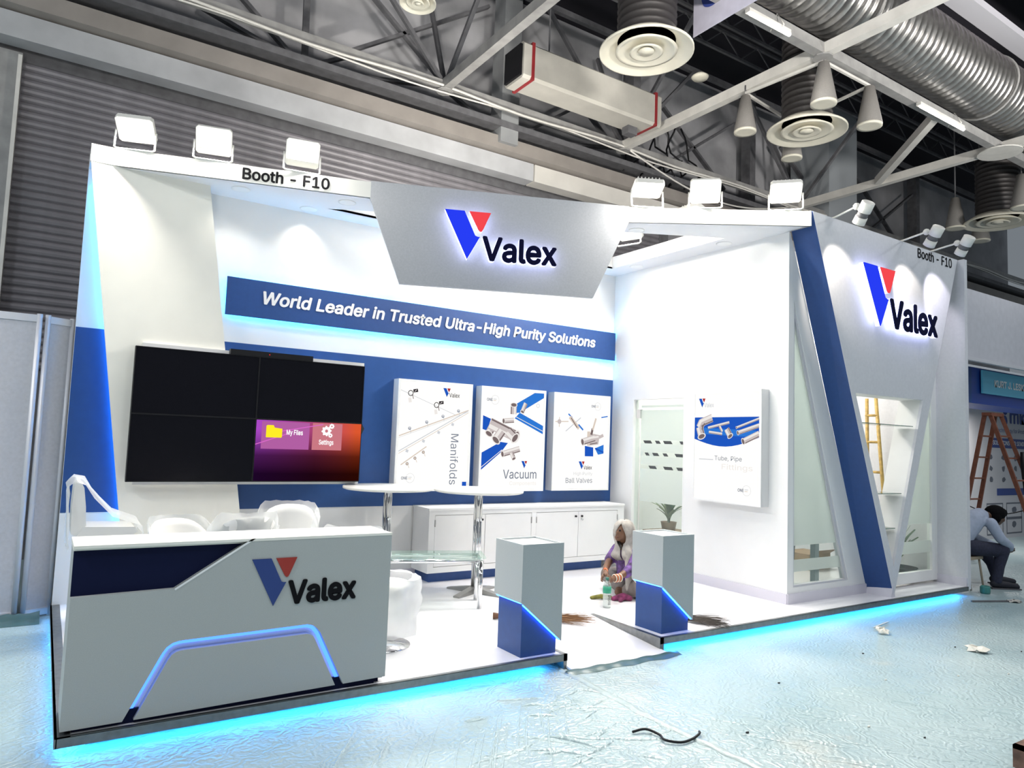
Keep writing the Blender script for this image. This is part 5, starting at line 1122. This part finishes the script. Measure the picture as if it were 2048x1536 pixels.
for k in range(10):
    x, y = rr.uniform(3.2, 7.2), rr.uniform(-2.1, -.6); a = rr.uniform(0, 3)
    tag(obj('floor_chip', MB().prism([(x+.016*rr.uniform(.4, 1)*math.cos(a+q), y+.008*rr.uniform(.5, 1)*math.sin(a+q)) for q in (0, 1.3, 2.6, 3.9, 5.1)], .001, .008, XY(0)), BLACK if k % 3 else PAP), 'tiny scattered dark or pale chip on the open aisle floor', 'chip', 'scattered chips')
# creases pulled in the plastic film
cz_ = MB(); rr = random.Random(21)
def crease(pts, wd, ht):
    vs = []; n = len(pts)
    for i, p_ in enumerate(pts):
        a = Vector(pts[min(i+1, n-1)])-Vector(pts[max(i-1, 0)]); a.normalize(); nn = Vector((-a.y, a.x)); k = math.sin(math.pi*(i+.15)/(n-.7)); k = max(k, .05)
        vs += [(p_[0]-nn.x*wd*k, p_[1]-nn.y*wd*k, .0004), (p_[0], p_[1], ht*k+.0008), (p_[0]+nn.x*wd*k*.5, p_[1]+nn.y*wd*k*.5, .0004)]
    cz_.add(vs, [(i*3+j, i*3+j+1, i*3+j+4, i*3+j+3) for i in range(n-1) for j in range(2)], True)
for k in range(26):        # long pulls fanning from the platform edge
    x = 1.15+k*.06+rr.uniform(-.02, .02); L = rr.uniform(.5, 1.1); y0 = -.25-rr.uniform(0, .5)
    crease([(x-.62*L*f+.06*f*f, y0-.8*L*f) for f in [q/9 for q in range(10)]], .010, .006)
for k in range(60):        # short curved wrinkles round the seam
    x = rr.uniform(1.9, 3.0); y = rr.uniform(-2.0, -.3); a = rr.uniform(-.9, .5); L = rr.uniform(.12, .42); c = rr.uniform(-.5, .5)
    crease([(x+L*(f-.5)*math.cos(a+c*f), y+L*(f-.5)*math.sin(a+c*f)) for f in [q/7 for q in range(8)]], rr.uniform(.008, .018), rr.uniform(.006, .014))
for k in range(70):        # ripples farther along the aisle
    x = rr.uniform(3.2, 5.2); y = rr.uniform(-2.4, -1.2); a = -.9+rr.uniform(-.15, .15); L = rr.uniform(.15, .5)
    crease([(x+L*(f-.5)*math.cos(a), y+L*(f-.5)*math.sin(a)+.02*math.sin(f*6)) for f in [q/7 for q in range(8)]], rr.uniform(.006, .014), rr.uniform(.004, .008))
o = obj('film_creases', cz_, bpy.data.materials['plastic_sheeted_floor'], kind='stuff'); o['label'] = 'sharp creases and wrinkles in the floor plastic sheeting'; o['category'] = 'creases'
# folded seam of the plastic sheeting and its taped edge along the platform
FILM = mat('plastic_film_fold', (.40, .48, .48), .28, bump=.5, bscale=25)
pts = [(3.05, -.03), (3.03, -.4), (2.99, -.9), (3.0, -1.35), (3.01, -1.75), (3.04, -2.4)]
sf = MB(); vs = []; rr = random.Random(4); P2 = []
for i in range(len(pts)-1):
    for k in range(10): f = k/10; P2.append((pts[i][0]*(1-f)+pts[i+1][0]*f+rr.uniform(-.008, .008), pts[i][1]*(1-f)+pts[i+1][1]*f))
for x, y in P2: vs += [(x-.035, y, .001), (x-.012+rr.uniform(-.006, .006), y, .010+rr.uniform(0, .01)), (x+.010, y, .004), (x+.03, y, .001)]
fs = [(i*4+j, i*4+j+1, i*4+j+5, i*4+j+4) for i in range(len(P2)-1) for j in range(3)]
tag(obj('sheet_seam', sf.add(vs, fs, True), FILM), 'raised folded seam of floor plastic running out from the ramp', 'seam')
sf = MB(); vs = []; n = 60
for i in range(n+1):
    x = 3.02+i*(4.12-3.02)/n; vs += [(x, -.165+.012*math.sin(i*.35), .002), (x, -.13, .010+.004*math.sin(i*.8)), (x, -.10, .020+.004*math.sin(i*.5)), (x, -.085, .012)]
fs = [(i*4+j, i*4+j+1, i*4+j+5, i*4+j+4) for i in range(n) for j in range(3)]
tag(obj('sheet_edge', sf.add(vs, fs, True), mat('green_film_edge', (.06, .12, .125), .3)), 'bunched dark green plastic edge at the foot of the ramp', 'plastic sheet')
sf = MB(); vs = []; n = 40; rr = random.Random(9)
for i in range(n+1):
    x = -1.5+i*(1.42)/n; vs += [(x, 2.80, .002), (x, 2.88+.02*rr.uniform(-1, 1), .02+.02*rr.random()), (x, 2.95, .01+.02*rr.random()), (x, 2.99, .05+.02*rr.random())]
fs = [(i*4+j, i*4+j+1, i*4+j+5, i*4+j+4) for i in range(n) for j in range(3)]
tag(obj('sheet_edge', sf.add(vs, fs, True), MC['green_film_edge']), 'crinkled plastic edge against the foot of the partition panels', 'plastic sheet')
